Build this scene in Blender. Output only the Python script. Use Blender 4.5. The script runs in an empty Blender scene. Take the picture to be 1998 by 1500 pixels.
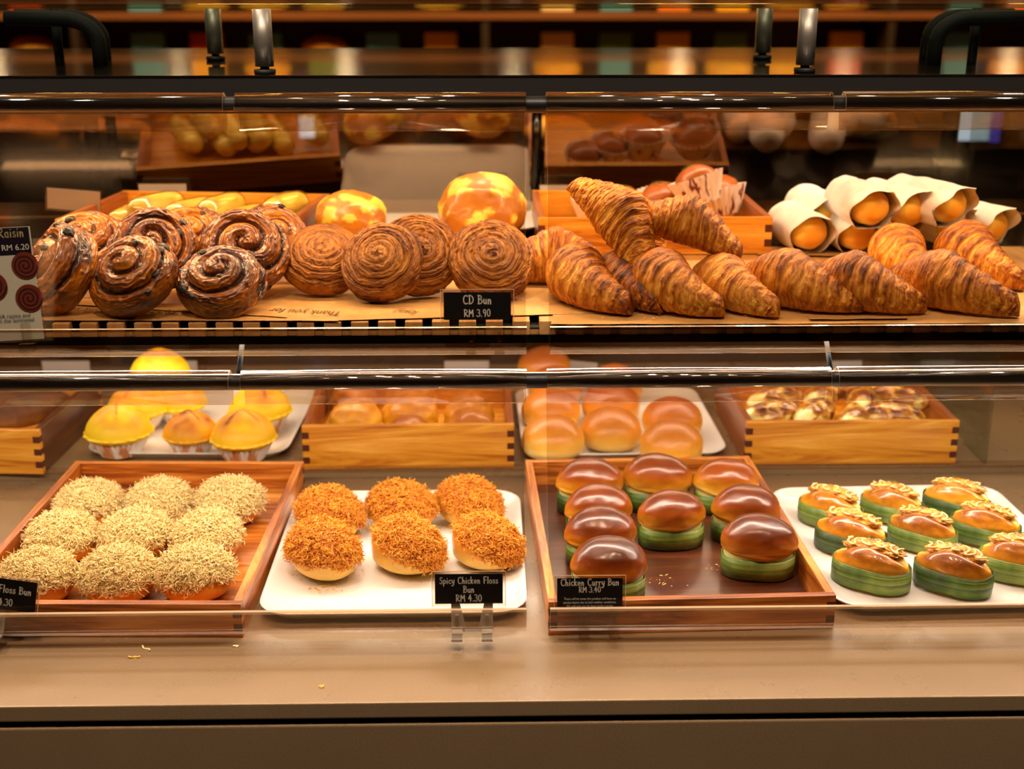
import bpy, bmesh, math, random
import numpy as np
from mathutils import Vector, Matrix, noise, Euler
PI = math.pi
random.seed(7); rng = np.random.default_rng(7)
SC = bpy.context.scene
COL = SC.collection

# ------------------------------------------------------------------ camera
FPX, PITCH, YAW, CAMZ = 2500.0, math.radians(17.95), math.radians(1.15), 0.794
cam = bpy.data.cameras.new('camera'); CAM = bpy.data.objects.new('camera', cam); COL.objects.link(CAM)
CAM.location = (0, 0, CAMZ); CAM.rotation_euler = (PI/2 - PITCH, 0, -YAW)
cam.sensor_width = 36.0; cam.lens = FPX/1998*36.0; cam.clip_start = 0.01
cam.dof.use_dof = True; cam.dof.focus_distance = 1.66; cam.dof.aperture_fstop = 3.4
SC.camera = CAM
RM = Euler((PI/2 - PITCH, 0, -YAW)).to_matrix()
def ray(px, py): return RM @ Vector(((px-999)/FPX, -(py-750)/FPX, -1))
def atz(px, py, z):           # point of the level plane z seen at a pixel of the photograph
    d = ray(px, py); t = (z-CAMZ)/d.z; return Vector((d.x*t, d.y*t, z))
def aty(px, py, y):
    d = ray(px, py); t = y/d.y; return Vector((d.x*t, y, CAMZ+d.z*t))

# ------------------------------------------------------------------ materials
def lin(h):
    h = h.lstrip('#'); o = []
    for i in (0, 2, 4):
        c = int(h[i:i+2], 16)/255; o.append(c/12.92 if c <= .04045 else ((c+.055)/1.055)**2.4)
    return (*o, 1)
class NT:
    def __init__(s, name):
        s.m = bpy.data.materials.new(name); s.m.use_nodes = True; s.t = s.m.node_tree; s.n = s.t.nodes; s.l = s.t.links
        s.b = s.n['Principled BSDF']; s.out = s.n['Material Output']
    def node(s, ty, **kw):
        n = s.n.new(ty)
        for k, v in kw.items():
            if hasattr(n, k) and not k[0].isupper(): setattr(n, k, v)
            else: n.inputs[k.replace('_', ' ')].default_value = v
        return n
    def link(s, a, b): s.l.new(a, b)
    def coord(s, scale=(1, 1, 1), kind='Object', rot=(0, 0, 0)):
        tc = s.n.new('ShaderNodeTexCoord'); mp = s.n.new('ShaderNodeMapping'); s.link(tc.outputs[kind], mp.inputs[0])
        mp.inputs['Scale'].default_value = scale; mp.inputs['Rotation'].default_value = rot; return mp.outputs[0]
    def noise(s, vec, scale, detail=4, rough=.55, dist=0):
        n = s.n.new('ShaderNodeTexNoise'); n.inputs['Scale'].default_value = scale; n.inputs['Detail'].default_value = detail
        n.inputs['Roughness'].default_value = rough; n.inputs['Distortion'].default_value = dist; s.link(vec, n.inputs['Vector']); return n.outputs['Fac']
    def ramp(s, fac, stops, interp='LINEAR'):
        r = s.n.new('ShaderNodeValToRGB'); cr = r.color_ramp; cr.interpolation = interp
        while len(cr.elements) < len(stops): cr.elements.new(.5)
        for e, (p, c) in zip(cr.elements, stops): e.position = p; e.color = lin(c) if isinstance(c, str) else c
        s.link(fac, r.inputs[0]); return r.outputs[0]
    def math(s, op, a, b=None, c=None):
        n = s.n.new('ShaderNodeMath'); n.operation = op
        for i, v in enumerate((a, b, c)):
            if v is None: continue
            if isinstance(v, (int, float)): n.inputs[i].default_value = v
            else: s.link(v, n.inputs[i])
        return n.outputs[0]
    def bump(s, h, strength=.3, dist=.001):
        b = s.n.new('ShaderNodeBump'); b.inputs['Strength'].default_value = strength; b.inputs['Distance'].default_value = dist
        s.link(h, b.inputs['Height']); s.link(b.outputs[0], s.b.inputs['Normal']); return b
    def set(s, **kw):
        for k, v in kw.items(): s.b.inputs[k.replace('_', ' ')].default_value = v
        return s
def plain(name, col, rough=.5, **kw):
    m = NT(name); m.b.inputs['Base Color'].default_value = lin(col); m.set(Roughness=rough, **kw); return m.m

def crust(name, stops, nscale=60, namt=.35, rough=.35, coat=.0, bumps=.35, bscale=260, stretch=(1, 1, 1), sss=0.0, coatr=.12, tone=(1.04, 1.18), spec=.5, blue=.75):
    m = NT(name)
    at = m.node('ShaderNodeAttribute', attribute_name='crust'); oi = m.node('ShaderNodeObjectInfo')
    sp = m.node('ShaderNodeSeparateColor'); m.link(oi.outputs['Color'], sp.inputs[0])
    v = m.coord(stretch)
    n1 = m.noise(v, nscale, 5, .6, .4)
    f = m.math('ADD', at.outputs['Fac'], m.math('MULTIPLY', m.math('SUBTRACT', n1, .5), namt))
    f = m.math('ADD', f, m.math('SUBTRACT', sp.outputs[0], 1.0))
    stops = [(p, (min(1, lin(c)[0]*tone[0]), min(1, lin(c)[1]*tone[1]), lin(c)[2]*blue, 1)) for p, c in stops]
    m.link(m.ramp(f, stops), m.b.inputs['Base Color'])
    n2 = m.noise(v, bscale, 4, .6)
    m.bump(n2, bumps, .0012)
    m.set(Roughness=rough, Coat_Weight=coat, Coat_Roughness=coatr, Specular_IOR_Level=spec)
    if sss:
        m.set(Subsurface_Weight=sss, Subsurface_Scale=.01); m.b.inputs['Subsurface Radius'].default_value = (1, .45, .2)
    return m.m
M = {}
M['croissant'] = crust('croissant crust', [(0, '#edba66'), (.3, '#d18a34'), (.55, '#aa611a'), (.78, '#77390c'), (1, '#3f1907')], 45, .42, .42, .14, .8, 420, (1, 1, 1), coatr=.25, spec=.3, tone=(1.04, 1.07))
M['raisin_bun'] = crust('glazed raisin crust', [(0, '#e0982e'), (.35, '#bc701a'), (.6, '#85430c'), (.8, '#4a1b06'), (1, '#240c04')], 40, .45, .34, .5, .45, 220, spec=.4, coatr=.11)
M['swirl_bun'] = crust('sugared swirl crust', [(0, '#e2a650'), (.35, '#c47e30'), (.6, '#99571c'), (.8, '#683210'), (1, '#2c1208')], 60, .4, .5, .15, 1.0, 620, spec=.35, coatr=.2)
M['raisin'] = NT('raisin').set(Base_Color=lin('#140a09'), Roughness=.45, Coat_Weight=.25, Coat_Roughness=.15).m
M['shiny_crust'] = crust('egg washed crust', [(0, '#f3d49a'), (.15, '#e6a040'), (.38, '#c26f1c'), (.62, '#96410f'), (.85, '#6a2a0c'), (1, '#44180a')], 25, .2, .34, .55, .35, 60, coatr=.22, sss=.05, blue=.6)
M['milk_crust'] = crust('soft bun crust', [(0, '#f8e6b4'), (.18, '#f2c060'), (.45, '#dd8f26'), (.75, '#a9581a'), (1, '#6d2f0d')], 18, .14, .42, .25, .08, 90, sss=.08, coatr=.3, tone=(1.04, 1.04))
M['cream_bread'] = crust('pale bread crumb', [(0, '#fbeac0'), (.5, '#f2d394'), (1, '#e0ac5c')], 30, .3, .6, 0, .3, 120, sss=.1)
M['savoury_crust'] = crust('golden sandwich crust', [(0, '#f8dc98'), (.2, '#eeac3c'), (.45, '#d28226'), (.7, '#9a5012'), (1, '#4c1c08')], 48, .5, .3, .8, .55, 150, coatr=.12)
M['corn_cake'] = crust('yellow sponge', [(0, '#fbc81e'), (.35, '#f2a818'), (.7, '#d8801c'), (1, '#86400c')], 12, .16, .55, .05, .12, 160, sss=.08)
M['pale_floss'] = crust('pale chicken floss', [(0, '#fdecc6'), (.5, '#f8dcaa'), (.85, '#e2b878'), (1, '#b8853f')], 70, .5, .6, 0, .1, 300, tone=(1.02, 1.0))
M['orange_floss'] = crust('spicy chicken floss', [(0, '#ffb64a'), (.45, '#f0922a'), (.8, '#cc6614'), (1, '#8a3a0c')], 90, .5, .55, .1, .1, 300)
M['sauce'] = NT('mayonnaise').set(Base_Color=lin('#f6dc96'), Roughness=.25, Coat_Weight=.5).m
M['filling'] = crust('egg and corn filling', [(0, '#eab044'), (.4, '#d08a30'), (.7, '#a8622a'), (1, '#6c3a18')], 160, 1.2, .35, .5, .5, 300)
M['herb'] = plain('chopped parsley', '#5f7a22', .6)
M['dark_bread'] = crust('dark rye crust', [(0, '#b97a3c'), (.5, '#7a4219'), (1, '#38190a')], 40, .8, .6, 0, .5, 140)
M['pastry_cream'] = crust('cream filled roll', [(0, '#fbeed0'), (.35, '#f0cf92'), (.55, '#d08a3c'), (.8, '#8a4416'), (1, '#4a1d0a')], 50, .7, .35, .5, .3, 120)
M['cheese_bread'] = crust('cheese topped bread', [(0, '#f6d468'), (.3, '#eeb038'), (.55, '#cc7c24'), (.8, '#984812'), (1, '#5c260a')], 16, .4, .45, .2, .5, 120)
M['far_bread'] = crust('far bread', [(0, '#ffd070'), (.5, '#e6942a'), (1, '#9c500f')], 8, .8, .5, .1, .1, 60)

def leaf():
    m = NT('pandan leaf'); v = m.coord((4, 4, 330)); n = m.noise(v, 1.4, 5, .65)
    v2 = m.coord(); n2 = m.noise(v2, 22, 3)
    oi = m.node('ShaderNodeObjectInfo')
    f = m.math('ADD', m.math('ADD', m.math('MULTIPLY', n, .62), m.math('MULTIPLY', n2, .45)), m.math('MULTIPLY', m.math('SUBTRACT', oi.outputs['Random'], .5), .16))
    m.link(m.ramp(f, [(.43, '#1f330a'), (.50, '#3a5512'), (.57, '#5a7420'), (.68, '#8f9c46')]), m.b.inputs['Base Color'])
    m.bump(n, .5, .001); m.set(Roughness=.5, Coat_Weight=.08); return m.m
M['leaf'] = leaf()
def wood(name, stops, axis=0, rough=.35, coat=.3, sc=1.0, dist=2.2):
    m = NT(name); s = [26, 26, 26]; s[axis] = 2.2
    v = m.coord(tuple(x*sc for x in s)); n = m.noise(v, 1.0, 6, .62, dist)
    v2 = m.coord((170, 170, 170) if axis is None else tuple(12 if i == axis else 420 for i in range(3))); n2 = m.noise(v2, 1.0, 3)
    f = m.math('ADD', m.math('MULTIPLY', n, .8), m.math('MULTIPLY', n2, .22))
    m.link(m.ramp(f, stops), m.b.inputs['Base Color']); m.bump(n2, .15, .0008)
    m.set(Roughness=rough, Coat_Weight=coat, Coat_Roughness=.25); return m.m
HONEY = [(.38, '#a85c12'), (.46, '#cc8420'), (.54, '#dc982c'), (.64, '#eeb24a')]
AMBER = [(.38, '#6f330e'), (.46, '#a05418'), (.54, '#c47426'), (.64, '#dc9440')]
DARKW = [(.3, '#2c130a'), (.5, '#4a2412'), (.8, '#6e3a1c')]
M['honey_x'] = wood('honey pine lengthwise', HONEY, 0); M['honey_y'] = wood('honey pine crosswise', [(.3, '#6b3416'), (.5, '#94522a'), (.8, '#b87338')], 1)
M['amber_x'] = wood('amber wood lengthwise', AMBER, 0); M['amber_y'] = wood('amber wood crosswise', AMBER, 1)
M['endgrain'] = plain('dark end grain', '#4f1e0b', .55)
M['dark_x'] = wood('dark stained wood', DARKW, 0, .3, .5); M['walnut_y'] = wood('dark stained wood crosswise', DARKW, 1, .3, .5)
M['plank'] = wood('pale beech slat', [(.3, '#a8763f'), (.6, '#c99a5e'), (.85, '#dcb27a')], 1, .5, .1)
M['melamine'] = plain('white melamine', '#e6e2dd', .28, Coat_Weight=.4)
M['black'] = plain('black lacquer', '#0b0908', .18, Coat_Weight=.5)
M['matt_black'] = plain('matt black', '#060504', .8)
M['rail'] = plain('black metal rail', '#12100f', .42)
M['steel'] = NT('brushed steel').set(Base_Color=lin('#b0a595'), Roughness=.42, Metallic=.75).m
M['chrome'] = NT('bright steel').set(Base_Color=lin('#b9b2a6'), Roughness=.18, Metallic=1.0).m
M['rubber'] = plain('black rubber', '#0a0908', .6)

def counter():
    m = NT('tan stone laminate'); v = m.coord(); n = m.noise(v, 9, 5, .6); n2 = m.noise(v, 420, 3, .8); n3 = m.noise(v, 1400, 2, .6)
    f = m.math('ADD', m.math('MULTIPLY', n, .12), m.math('ADD', m.math('MULTIPLY', n2, .48), m.math('MULTIPLY', n3, .4)))
    m.link(m.ramp(f, [(.3, '#705a40'), (.5, '#836a4c'), (.7, '#987c5c')]), m.b.inputs['Base Color'])
    m.link(m.math('ADD', m.math('MULTIPLY', n, .08), .24), m.b.inputs['Roughness']); m.bump(n2, .05, .0005); m.set(Coat_Weight=.25, Coat_Roughness=.12); return m.m
M['counter'] = counter()
def paper():
    m = NT('kraft greaseproof paper'); v = m.coord(); n = m.noise(v, 14, 5, .6); n2 = m.noise(v, 300, 2)
    f = m.math('ADD', m.math('MULTIPLY', n, .7), m.math('MULTIPLY', n2, .3))
    m.link(m.ramp(f, [(.3, '#b08448'), (.55, '#cda262'), (.75, '#ddb87c')]), m.b.inputs['Base Color']); m.bump(n, .3, .002)
    m.set(Roughness=.5, Coat_Weight=.15); return m.m
M['kraft'] = paper()
M['ink'] = plain('faded brown ink', '#5c3816', .6)
def wrap():
    m = NT('white greaseproof wrap'); v = m.coord(); n = m.noise(v, 22, 4)
    m.link(m.ramp(n, [(.3, '#dcd8d6'), (.6, '#f4f2f2')]), m.b.inputs['Base Color']); m.bump(n, .3, .003)
    m.set(Roughness=.5, Transmission_Weight=.0, Subsurface_Weight=.1, Subsurface_Scale=.004); return m.m
M['wrap'] = wrap()
def cup():
    m = NT('white cake cup with brown print'); v = m.coord((1, 1, .35)); n = m.noise(v, 55, 2, .5, 1.5)
    m.link(m.ramp(n, [(.36, '#7b3427'), (.42, '#f1e4dc'), (1, '#fbf4ee')]), m.b.inputs['Base Color']); m.set(Roughness=.5); return m.m
M['cup'] = cup()
def cup2():
    m = NT('pleated cake cup'); v = m.coord((1, 1, .2)); n = m.noise(v, 60, 2, .5, .6)
    m.link(m.ramp(n, [(.42, '#dc9a62'), (.52, '#fbf2e4'), (1, '#fff8ee')]), m.b.inputs['Base Color']); m.set(Roughness=.5); return m.m
M['cup2'] = cup2()
M['white_card'] = plain('white card', '#e8dfe0', .5)
M['black_card'] = plain('black card', '#0a0909', .45)
M['chalk'] = plain('white print', '#f2ece2', .5)
M['navy_card'] = plain('dark plum print', '#150a20', .5)
M['gold_ink'] = plain('gold print', '#d8c88a', .5)
M['red_brown'] = plain('printed danish red brown', '#7a2c1c', .6)
M['dark_print'] = plain('dark brown print', '#3c120c', .6)
M['grey_print'] = plain('dark grey print', '#3a3838', .6)
M['mint_card'] = plain('pale printed card', '#d9d6c6', .5)

def clear(name, tint='#ffffff', ior=1.45, rough=.015, base=.0, refl='#ffffff'):
    m = NT(name); m.n.remove(m.b)
    tr = m.node('ShaderNodeBsdfTransparent'); tr.inputs[0].default_value = lin(tint)
    gl = m.node('ShaderNodeBsdfGlossy'); gl.inputs['Roughness'].default_value = rough; gl.inputs[0].default_value = lin(refl)
    fr = m.node('ShaderNodeFresnel'); fr.inputs[0].default_value = ior
    geo = m.node('ShaderNodeNewGeometry')
    # front and back faces get the same (outside) index, like a thin sheet
    iv = m.math('ADD', m.math('MULTIPLY', geo.outputs['Backfacing'], 1/ior - ior), ior); m.link(iv, fr.inputs[0])
    mx = m.node('ShaderNodeMixShader'); f = m.math('ADD', fr.outputs[0], base) if base else fr.outputs[0]
    m.link(f, mx.inputs[0]); m.link(tr.outputs[0], mx.inputs[1]); m.link(gl.outputs[0], mx.inputs[2]); m.link(mx.outputs[0], m.out.inputs[0]); return m.m
M['acrylic'] = clear('clear acrylic', '#f4efe9', base=.01)
M['hook'] = clear('clear acrylic hook', '#efe6dc', base=.03, rough=.08)
M['bend'] = clear('acrylic bend with added highlight', '#f2dcc0', base=.35, rough=.12)  # extra reflection and warm tint stand in for a highlight on the folds
def edge():
    m = NT('acrylic edge with painted highlight'); m.b.inputs['Base Color'].default_value = lin('#ecc79c'); m.set(Roughness=.12, Coat_Weight=1, Alpha=.8, Transmission_Weight=.3); return m.m  # warm highlight along the cut edges is put into the base colour
M['edge'] = edge()
M['plastic'] = clear('clear sign sleeve', '#f2efea', 1.45, .08, .015)
M['smoke'] = clear('tinted sliding glass', '#dcd4cc', 1.6, .02, .20, '#d8ccc0')
M['smoke_low'] = clear('dark tinted glass', '#a89c90', 1.5, .02, .08, '#d8ccc0')
M['glass'] = clear('clear glass', '#e6eee8', 1.5, .01)
M['shelf_glass'] = clear('greenish shelf glass', '#dfe8dc', 1.5, .06, .10)
M['film'] = clear('clear cellophane', '#f6f2ea', 1.5, .12, .04)

# ------------------------------------------------------------------ mesh helpers
def mesh(name, V, F, mats, smooth=True, mi=None, cr=None):
    V = np.asarray(V, dtype=np.float32); me = bpy.data.meshes.new(name)
    if isinstance(F, np.ndarray):
        n, k = F.shape; me.vertices.add(len(V)); me.vertices.foreach_set('co', V.ravel())
        me.loops.add(n*k); me.loops.foreach_set('vertex_index', F.astype(np.int32).ravel())
        me.polygons.add(n); me.polygons.foreach_set('loop_start', np.arange(0, n*k, k, dtype=np.int32))
    else: me.from_pydata([tuple(map(float, v)) for v in V], [], [tuple(int(i) for i in f) for f in F])
    for m in (mats if isinstance(mats, (list, tuple)) else [mats]): me.materials.append(m)
    me.polygons.foreach_set('use_smooth', [bool(smooth)]*len(me.polygons))
    if mi is not None: me.polygons.foreach_set('material_index', list(mi))
    if cr is not None:
        a = me.attributes.new('crust', 'FLOAT', 'POINT'); a.data.foreach_set('value', np.asarray(cr, dtype=np.float32))
    me.update(calc_edges=True); me.validate(); return me
def obj(name, me, parent=None, loc=(0, 0, 0), rot=(0, 0, 0), sc=(1, 1, 1)):
    o = bpy.data.objects.new(name, me); COL.objects.link(o); o.location = loc; o.rotation_euler = rot; o.scale = sc
    if parent is not None: o.parent = parent
    return o
def tag(o, label, cat, group=None, kind=None):
    o['label'] = label; o['category'] = cat
    if group: o['group'] = group
    if kind: o['kind'] = kind
    return o
def thing(name, label, cat, loc=(0, 0, 0), rot=(0, 0, 0), group=None, sc=(1, 1, 1)):
    return tag(obj(name, None, None, loc, rot, sc), label, cat, group)
def struct(o): o['kind'] = 'structure'; return o
class MB:
    def __init__(s): s.V = []; s.F = []; s.mi = []
    def add(s, V, F, mi=0):
        b = len(s.V); s.V += [tuple(v) for v in V]; s.F += [tuple(i+b for i in f) for f in F]; s.mi += [mi]*len(F); return s
    def box(s, c, d, mi=0, bev=0.0, rz=0.0):
        x, y, z = d[0]/2, d[1]/2, d[2]/2; b = min(bev, x*.9, y*.9, z*.9)
        if b <= 0:
            V = [(i*x, j*y, k*z) for k in (-1, 1) for j in (-1, 1) for i in (-1, 1)]
            F = [(0, 2, 3, 1), (4, 5, 7, 6), (0, 1, 5, 4), (2, 6, 7, 3), (0, 4, 6, 2), (1, 3, 7, 5)]
        else:
            bm = bmesh.new(); bmesh.ops.create_cube(bm, size=1, matrix=Matrix.Diagonal((2*x, 2*y, 2*z, 1)))
            bmesh.ops.bevel(bm, geom=list(bm.edges), offset=b, segments=2, profile=.7, affect='EDGES')
            V = [tuple(v.co) for v in bm.verts]; F = [[v.index for v in f.verts] for f in bm.faces]; bm.free()
        cs, sn = math.cos(rz), math.sin(rz)
        return s.add([(c[0]+v[0]*cs-v[1]*sn, c[1]+v[0]*sn+v[1]*cs, c[2]+v[2]) for v in V], F, mi)
    def mesh(s, name, mats, smooth=False, cr=None): return mesh(name, s.V, s.F, mats, smooth, s.mi, cr)
def extrude_x(poly, x0, x1, capmi=0, mi=0):
    n = len(poly); V = [(x0, p[0], p[1]) for p in poly]+[(x1, p[0], p[1]) for p in poly]
    F = [(i, (i+1) % n, n+(i+1) % n, n+i) for i in range(n)]
    return V, F+[tuple(range(n))[::-1], tuple(range(n, 2*n))], [mi]*n+[capmi]*2
def strip(path, th):
    "closed outline of a sheet of thickness th along a path of (y, z)"
    P = [Vector(p) for p in path]; L = []; R = []
    for i, p in enumerate(P):
        a = (P[i]-P[i-1]).normalized() if i else (P[1]-P[0]).normalized()
        b = (P[i+1]-P[i]).normalized() if i < len(P)-1 else a
        t = (a+b).normalized(); n = Vector((-t.y, t.x)); k = th/2/max(.5, n.dot(Vector((-a.y, a.x))))
        L.append(p+n*k); R.append(p-n*k)
    return [tuple(v) for v in L]+[tuple(v) for v in R[::-1]]
def sheet(name, path, th, x0, x1, mats, smooth=False, bright=()):
    "sheet swept along x as quads, end caps and path ends in the second material"
    o = strip(path, th); n = len(path); N = 2*n
    V = [(x0, *p) for p in o]+[(x1, *p) for p in o]; F = []; mi = []
    for i in range(N):
        F.append((i, (i+1) % N, N+(i+1) % N, N+i)); mi.append(1 if i in (n-1, N-1) else (2 if (i in bright or (N-2-i) in bright) else 0))
    for k in range(n-1):
        F.append((k, N-1-k, N-2-k, k+1)); F.append((N+k, N+k+1, N+N-2-k, N+N-1-k)); mi += [1, 1]
    me = mesh(name, V, F, mats, smooth, mi); return me
def rrect(w, d, r, z, n=6):
    r = min(r, w/2-1e-5, d/2-1e-5); o = []
    for cx, cy, a0 in ((w/2-r, d/2-r, 0), (-w/2+r, d/2-r, 90), (-w/2+r, -d/2+r, 180), (w/2-r, -d/2+r, 270)):
        for k in range(n+1):
            a = math.radians(a0+90*k/n); o.append((cx+r*math.cos(a), cy+r*math.sin(a), z))
    return o
def loft(name, loops, mats, smooth=True, caps=(True, True), cr=None):
    n = len(loops[0]); V = [v for l in loops for v in l]; F = []
    for k in range(len(loops)-1):
        for i in range(n): F.append((k*n+i, k*n+(i+1) % n, (k+1)*n+(i+1) % n, (k+1)*n+i))
    if caps[0]: F.append(tuple(range(n))[::-1])
    if caps[1]: F.append(tuple(range((len(loops)-1)*n, len(loops)*n)))
    return mesh(name, V, F, mats, smooth, None, cr)
def lathe(name, prof, mats, n=24, smooth=True, caps=(True, True)):
    return loft(name, [[(r*math.cos(2*PI*i/n), r*math.sin(2*PI*i/n), z) for i in range(n)] for r, z in prof], mats, smooth, caps)
def tube(name, pts, rad, mats, n=10, smooth=True, closed=True):
    P = [Vector(p) for p in pts]; loops = []; up = Vector((.13, .29, .95)).normalized()
    for i, p in enumerate(P):
        t = ((P[min(i+1, len(P)-1)]-P[max(i-1, 0)])).normalized(); u = t.cross(up)
        if u.length < 1e-4: u = t.cross(Vector((1, 0, 0)))
        u.normalize(); w = t.cross(u).normalized(); r = rad[i] if isinstance(rad, (list, tuple)) else rad
        up = w*-1 if False else up
        loops.append([tuple(p+u*r*math.cos(2*PI*k/n)+w*r*math.sin(2*PI*k/n)) for k in range(n)])
    return loft(name, loops, mats, smooth)
_ICO = {}
def ico(lv):
    if lv not in _ICO:
        bm = bmesh.new(); bmesh.ops.create_icosphere(bm, subdivisions=lv, radius=1)
        _ICO[lv] = (np.array([v.co for v in bm.verts]), np.array([[v.index for v in f.verts] for f in bm.faces])); bm.free()
    V, F = _ICO[lv]; return V.copy(), F
def nz(V, f, seed=0.0, oct=1):
    o = Vector((seed*3.1, seed*1.7, seed*.9))
    out = np.zeros(len(V)); a = 1; g = f
    for k in range(oct):
        out += a*np.array([noise.noise(Vector(v)*g+o) for v in V]); a *= .5; g *= 2.1
    return out
def gridF(nu, nv, wrapv=True):
    F = []
    for i in range(nu-1):
        for j in range(nv if wrapv else nv-1): F.append((i*nv+j, i*nv+(j+1) % nv, (i+1)*nv+(j+1) % nv, (i+1)*nv+j))
    return np.array(F)
# ------------------------------------------------------------------ breads
def sst(x, a, b): t = np.clip((x-a)/(b-a), 0, 1); return t*t*(3-2*t)
def bun(name, mat, lx, ly, h, lv=5, seed=1.0, lump=.02, bot=.35, pinch=0.0, cfn=None, sq=1.0, c=(.12, .8), drop=0.0):
    "loaf: domed top, squarish flat-based bottom; base at z=0"
    V, F = ico(lv); x, y, z = V.T
    n = nz(V, 1.6, seed, 2); hb = h*bot; ht = h-hb
    rr = np.sqrt(np.maximum(1e-9, 1-z*z)); zl = np.abs(z)
    low = z < 0; k = np.where(low, np.power(np.maximum(1e-6, 1-zl**3.2), 1/3.2)/rr, 1.0); k = np.where(zl > .999, 1.0, k)
    top = np.where(low, 1, np.power(np.maximum(1e-6, 1-zl**(2*sq)), 1/(2*sq))/rr); top = np.where(zl > .999, 1, top)
    X = x*k*top*lx/2; Y = y*k*top*ly/2*(1-pinch*x*x); Z = np.where(low, z*hb, z*ht)+hb
    Z = Z*(1-drop*x*x)
    g = 1+lump*n*2; X *= g; Y *= g; Z = np.maximum(0, Z*(1+lump*n)); hh = Z/h
    cr = c[0]+(c[1]-c[0])*sst(hh, .15, .95)
    if cfn is not None: X, Y, Z, cr = cfn(X, Y, Z, cr, V, n)
    return mesh(name, np.stack([X, Y, Z], 1), F, mat, True, None, cr)

def croissant_mesh(seed, A=58, half=.10, rmax=.040, rtip=.0125, wraps=5.0, amp=.0026):
    nu, nv = 300, 80
    s = np.linspace(-1, 1, nu)[:, None]; ph = np.linspace(0, 2*PI, nv, endpoint=False)[None, :]
    P = np.stack([(s+0*ph).ravel()*3, np.cos(ph+0*s).ravel(), np.sin(ph+0*s).ravel()], 1)
    w1 = nz(P, 1.1, seed, 2).reshape(nu, nv); w2 = nz(P, 4.0, seed+5, 2).reshape(nu, nv)
    a = np.abs(s); R = rtip+(rmax-rtip)*(1-a**1.25)**1.05
    R = R*np.sqrt(np.clip(1-(np.clip(a-.94, 0, 1)/.06)**2, 0.0004, 1))
    k = a*wraps*1.3 + .26*w1 + .12*np.cos(ph-1.2*np.sign(s)) + .05*w2 + .12
    f = k-np.floor(k); st = np.sin(PI*np.clip(f, 0, 1)**1.5)**.55
    tier = np.floor(k)
    fine = np.sin(2*PI*(f*4+w2*1.9+w1))
    w3 = nz(np.stack([(k*5.5).ravel(), np.cos(ph+0*s).ravel()*1.3, np.sin(ph+0*s).ravel()*1.3+np.sign(s+0*ph).ravel()*4], 1), 1.0, seed+9, 2).reshape(nu, nv)
    disp = .0011*w3 + amp*(st-.6)*np.clip(R/rmax*1.2, .25, 1) + .0006*fine + .0014*w1 + .0007*w2
    r = R+disp
    ang = s*math.radians(A); Ra = half/math.radians(A)
    cx, cy = Ra*np.sin(ang), Ra*(np.cos(ang)-1)
    out = np.cos(ph)*r; up = np.sin(ph)*r
    X = cx+out*np.sin(ang); Y = cy+out*np.cos(ang); zc = R*.93+.0015
    Z = zc+up*1.0; Z = np.where(Z < .004, .004*np.exp((Z-.004)/.012), Z)
    cr = .44+.34*w3+.13*(st-.5)+.16*np.sin(ph)-.06+.20*w1+.16*w2+.07*fine+.22*sst(a, .72, 1.0)+.16*np.exp(-((f-.80)/.1)**2)-.16*np.exp(-((f-.06)/.07)**2)
    cr = cr-.12*sst(-np.sin(ph), .3, .9)
    return mesh('croissant', np.stack([X.ravel(), Y.ravel(), Z.ravel()], 1), gridF(nu, nv), M['croissant'], True, None, cr.ravel())

def spiral_mesh(name, mat, seed, R=.056, H=.05, N=2.4, amp=.006, knob=.010, fine=6, fineamp=.0006, groove=.55, base=.5, ccw=1, gw=.5):
    nu, nv = 150, 200
    p = np.linspace(.002, PI-.02, nu)[:, None]; th = np.linspace(0, 2*PI, nv, endpoint=False)[None, :]
    P = np.stack([(np.sin(p)*np.cos(th)).ravel(), (np.sin(p)*np.sin(th)).ravel(), (np.cos(p)+0*th).ravel()], 1)
    w1 = nz(P, 1.5, seed, 2).reshape(nu, nv); w2 = nz(P, 5.0, seed+3, 2).reshape(nu, nv)
    q = p/(PI/2)
    r0 = R*np.abs(np.sin(p))**.62; z0 = H/2*np.sign(np.cos(p))*np.abs(np.cos(p))**.75
    rr = r0/R; rn = np.where(q < 1, rr, 2-rr)
    k = rn*N-ccw*th/(2*PI)+(.30 if N > 4 else .12)*w1+(.10 if N > 4 else .03)*w2; f = k-np.floor(k)
    b = np.sin(PI*f)**gw
    ck = 2*PI*k; w3 = nz(np.stack([np.cos(ck).ravel()*fine*.55, np.sin(ck).ravel()*fine*.55, (rn*5+0*th).ravel()], 1), 1.0, seed+7, 2).reshape(nu, nv)
    fade = sst(1.22-q, 0, .25)*np.ones_like(th)
    d = amp*(b-.75)*fade*sst(rn, .02, .14) + fineamp*np.sin(2*PI*(k*fine+w2*.8))*sst(1.7-q, 0, .6) + .0016*w1+.0005*w2+fineamp*1.3*w3
    nxr = np.sin(p); nzr = np.cos(p)
    r = r0+d*(nxr*.8); z = z0+d*(nzr*.4+.6*fade)+knob*np.clip(1-rn, 0, 1)**1.3*(q < 1)
    side = 1-fade
    r = r*(1+.03*w1); z = np.maximum(z, -H/2*.93)
    X = r*np.cos(th); Y = r*np.sin(th)
    cr = base+.30*w3+.16*w1+.10*w2+.16*(b-.5)+groove*(1-b)**2.2*fade + .08*np.sin(2*PI*(k*fine+w2*.8)) - (.26 if N < 4 else .14)*side*sst(q, 1.1, 1.45)
    return mesh(name, np.stack([X.ravel(), Y.ravel(), z.ravel()+H/2], 1), gridF(nu, nv), mat, True, None, (cr+0*X).ravel())

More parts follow.
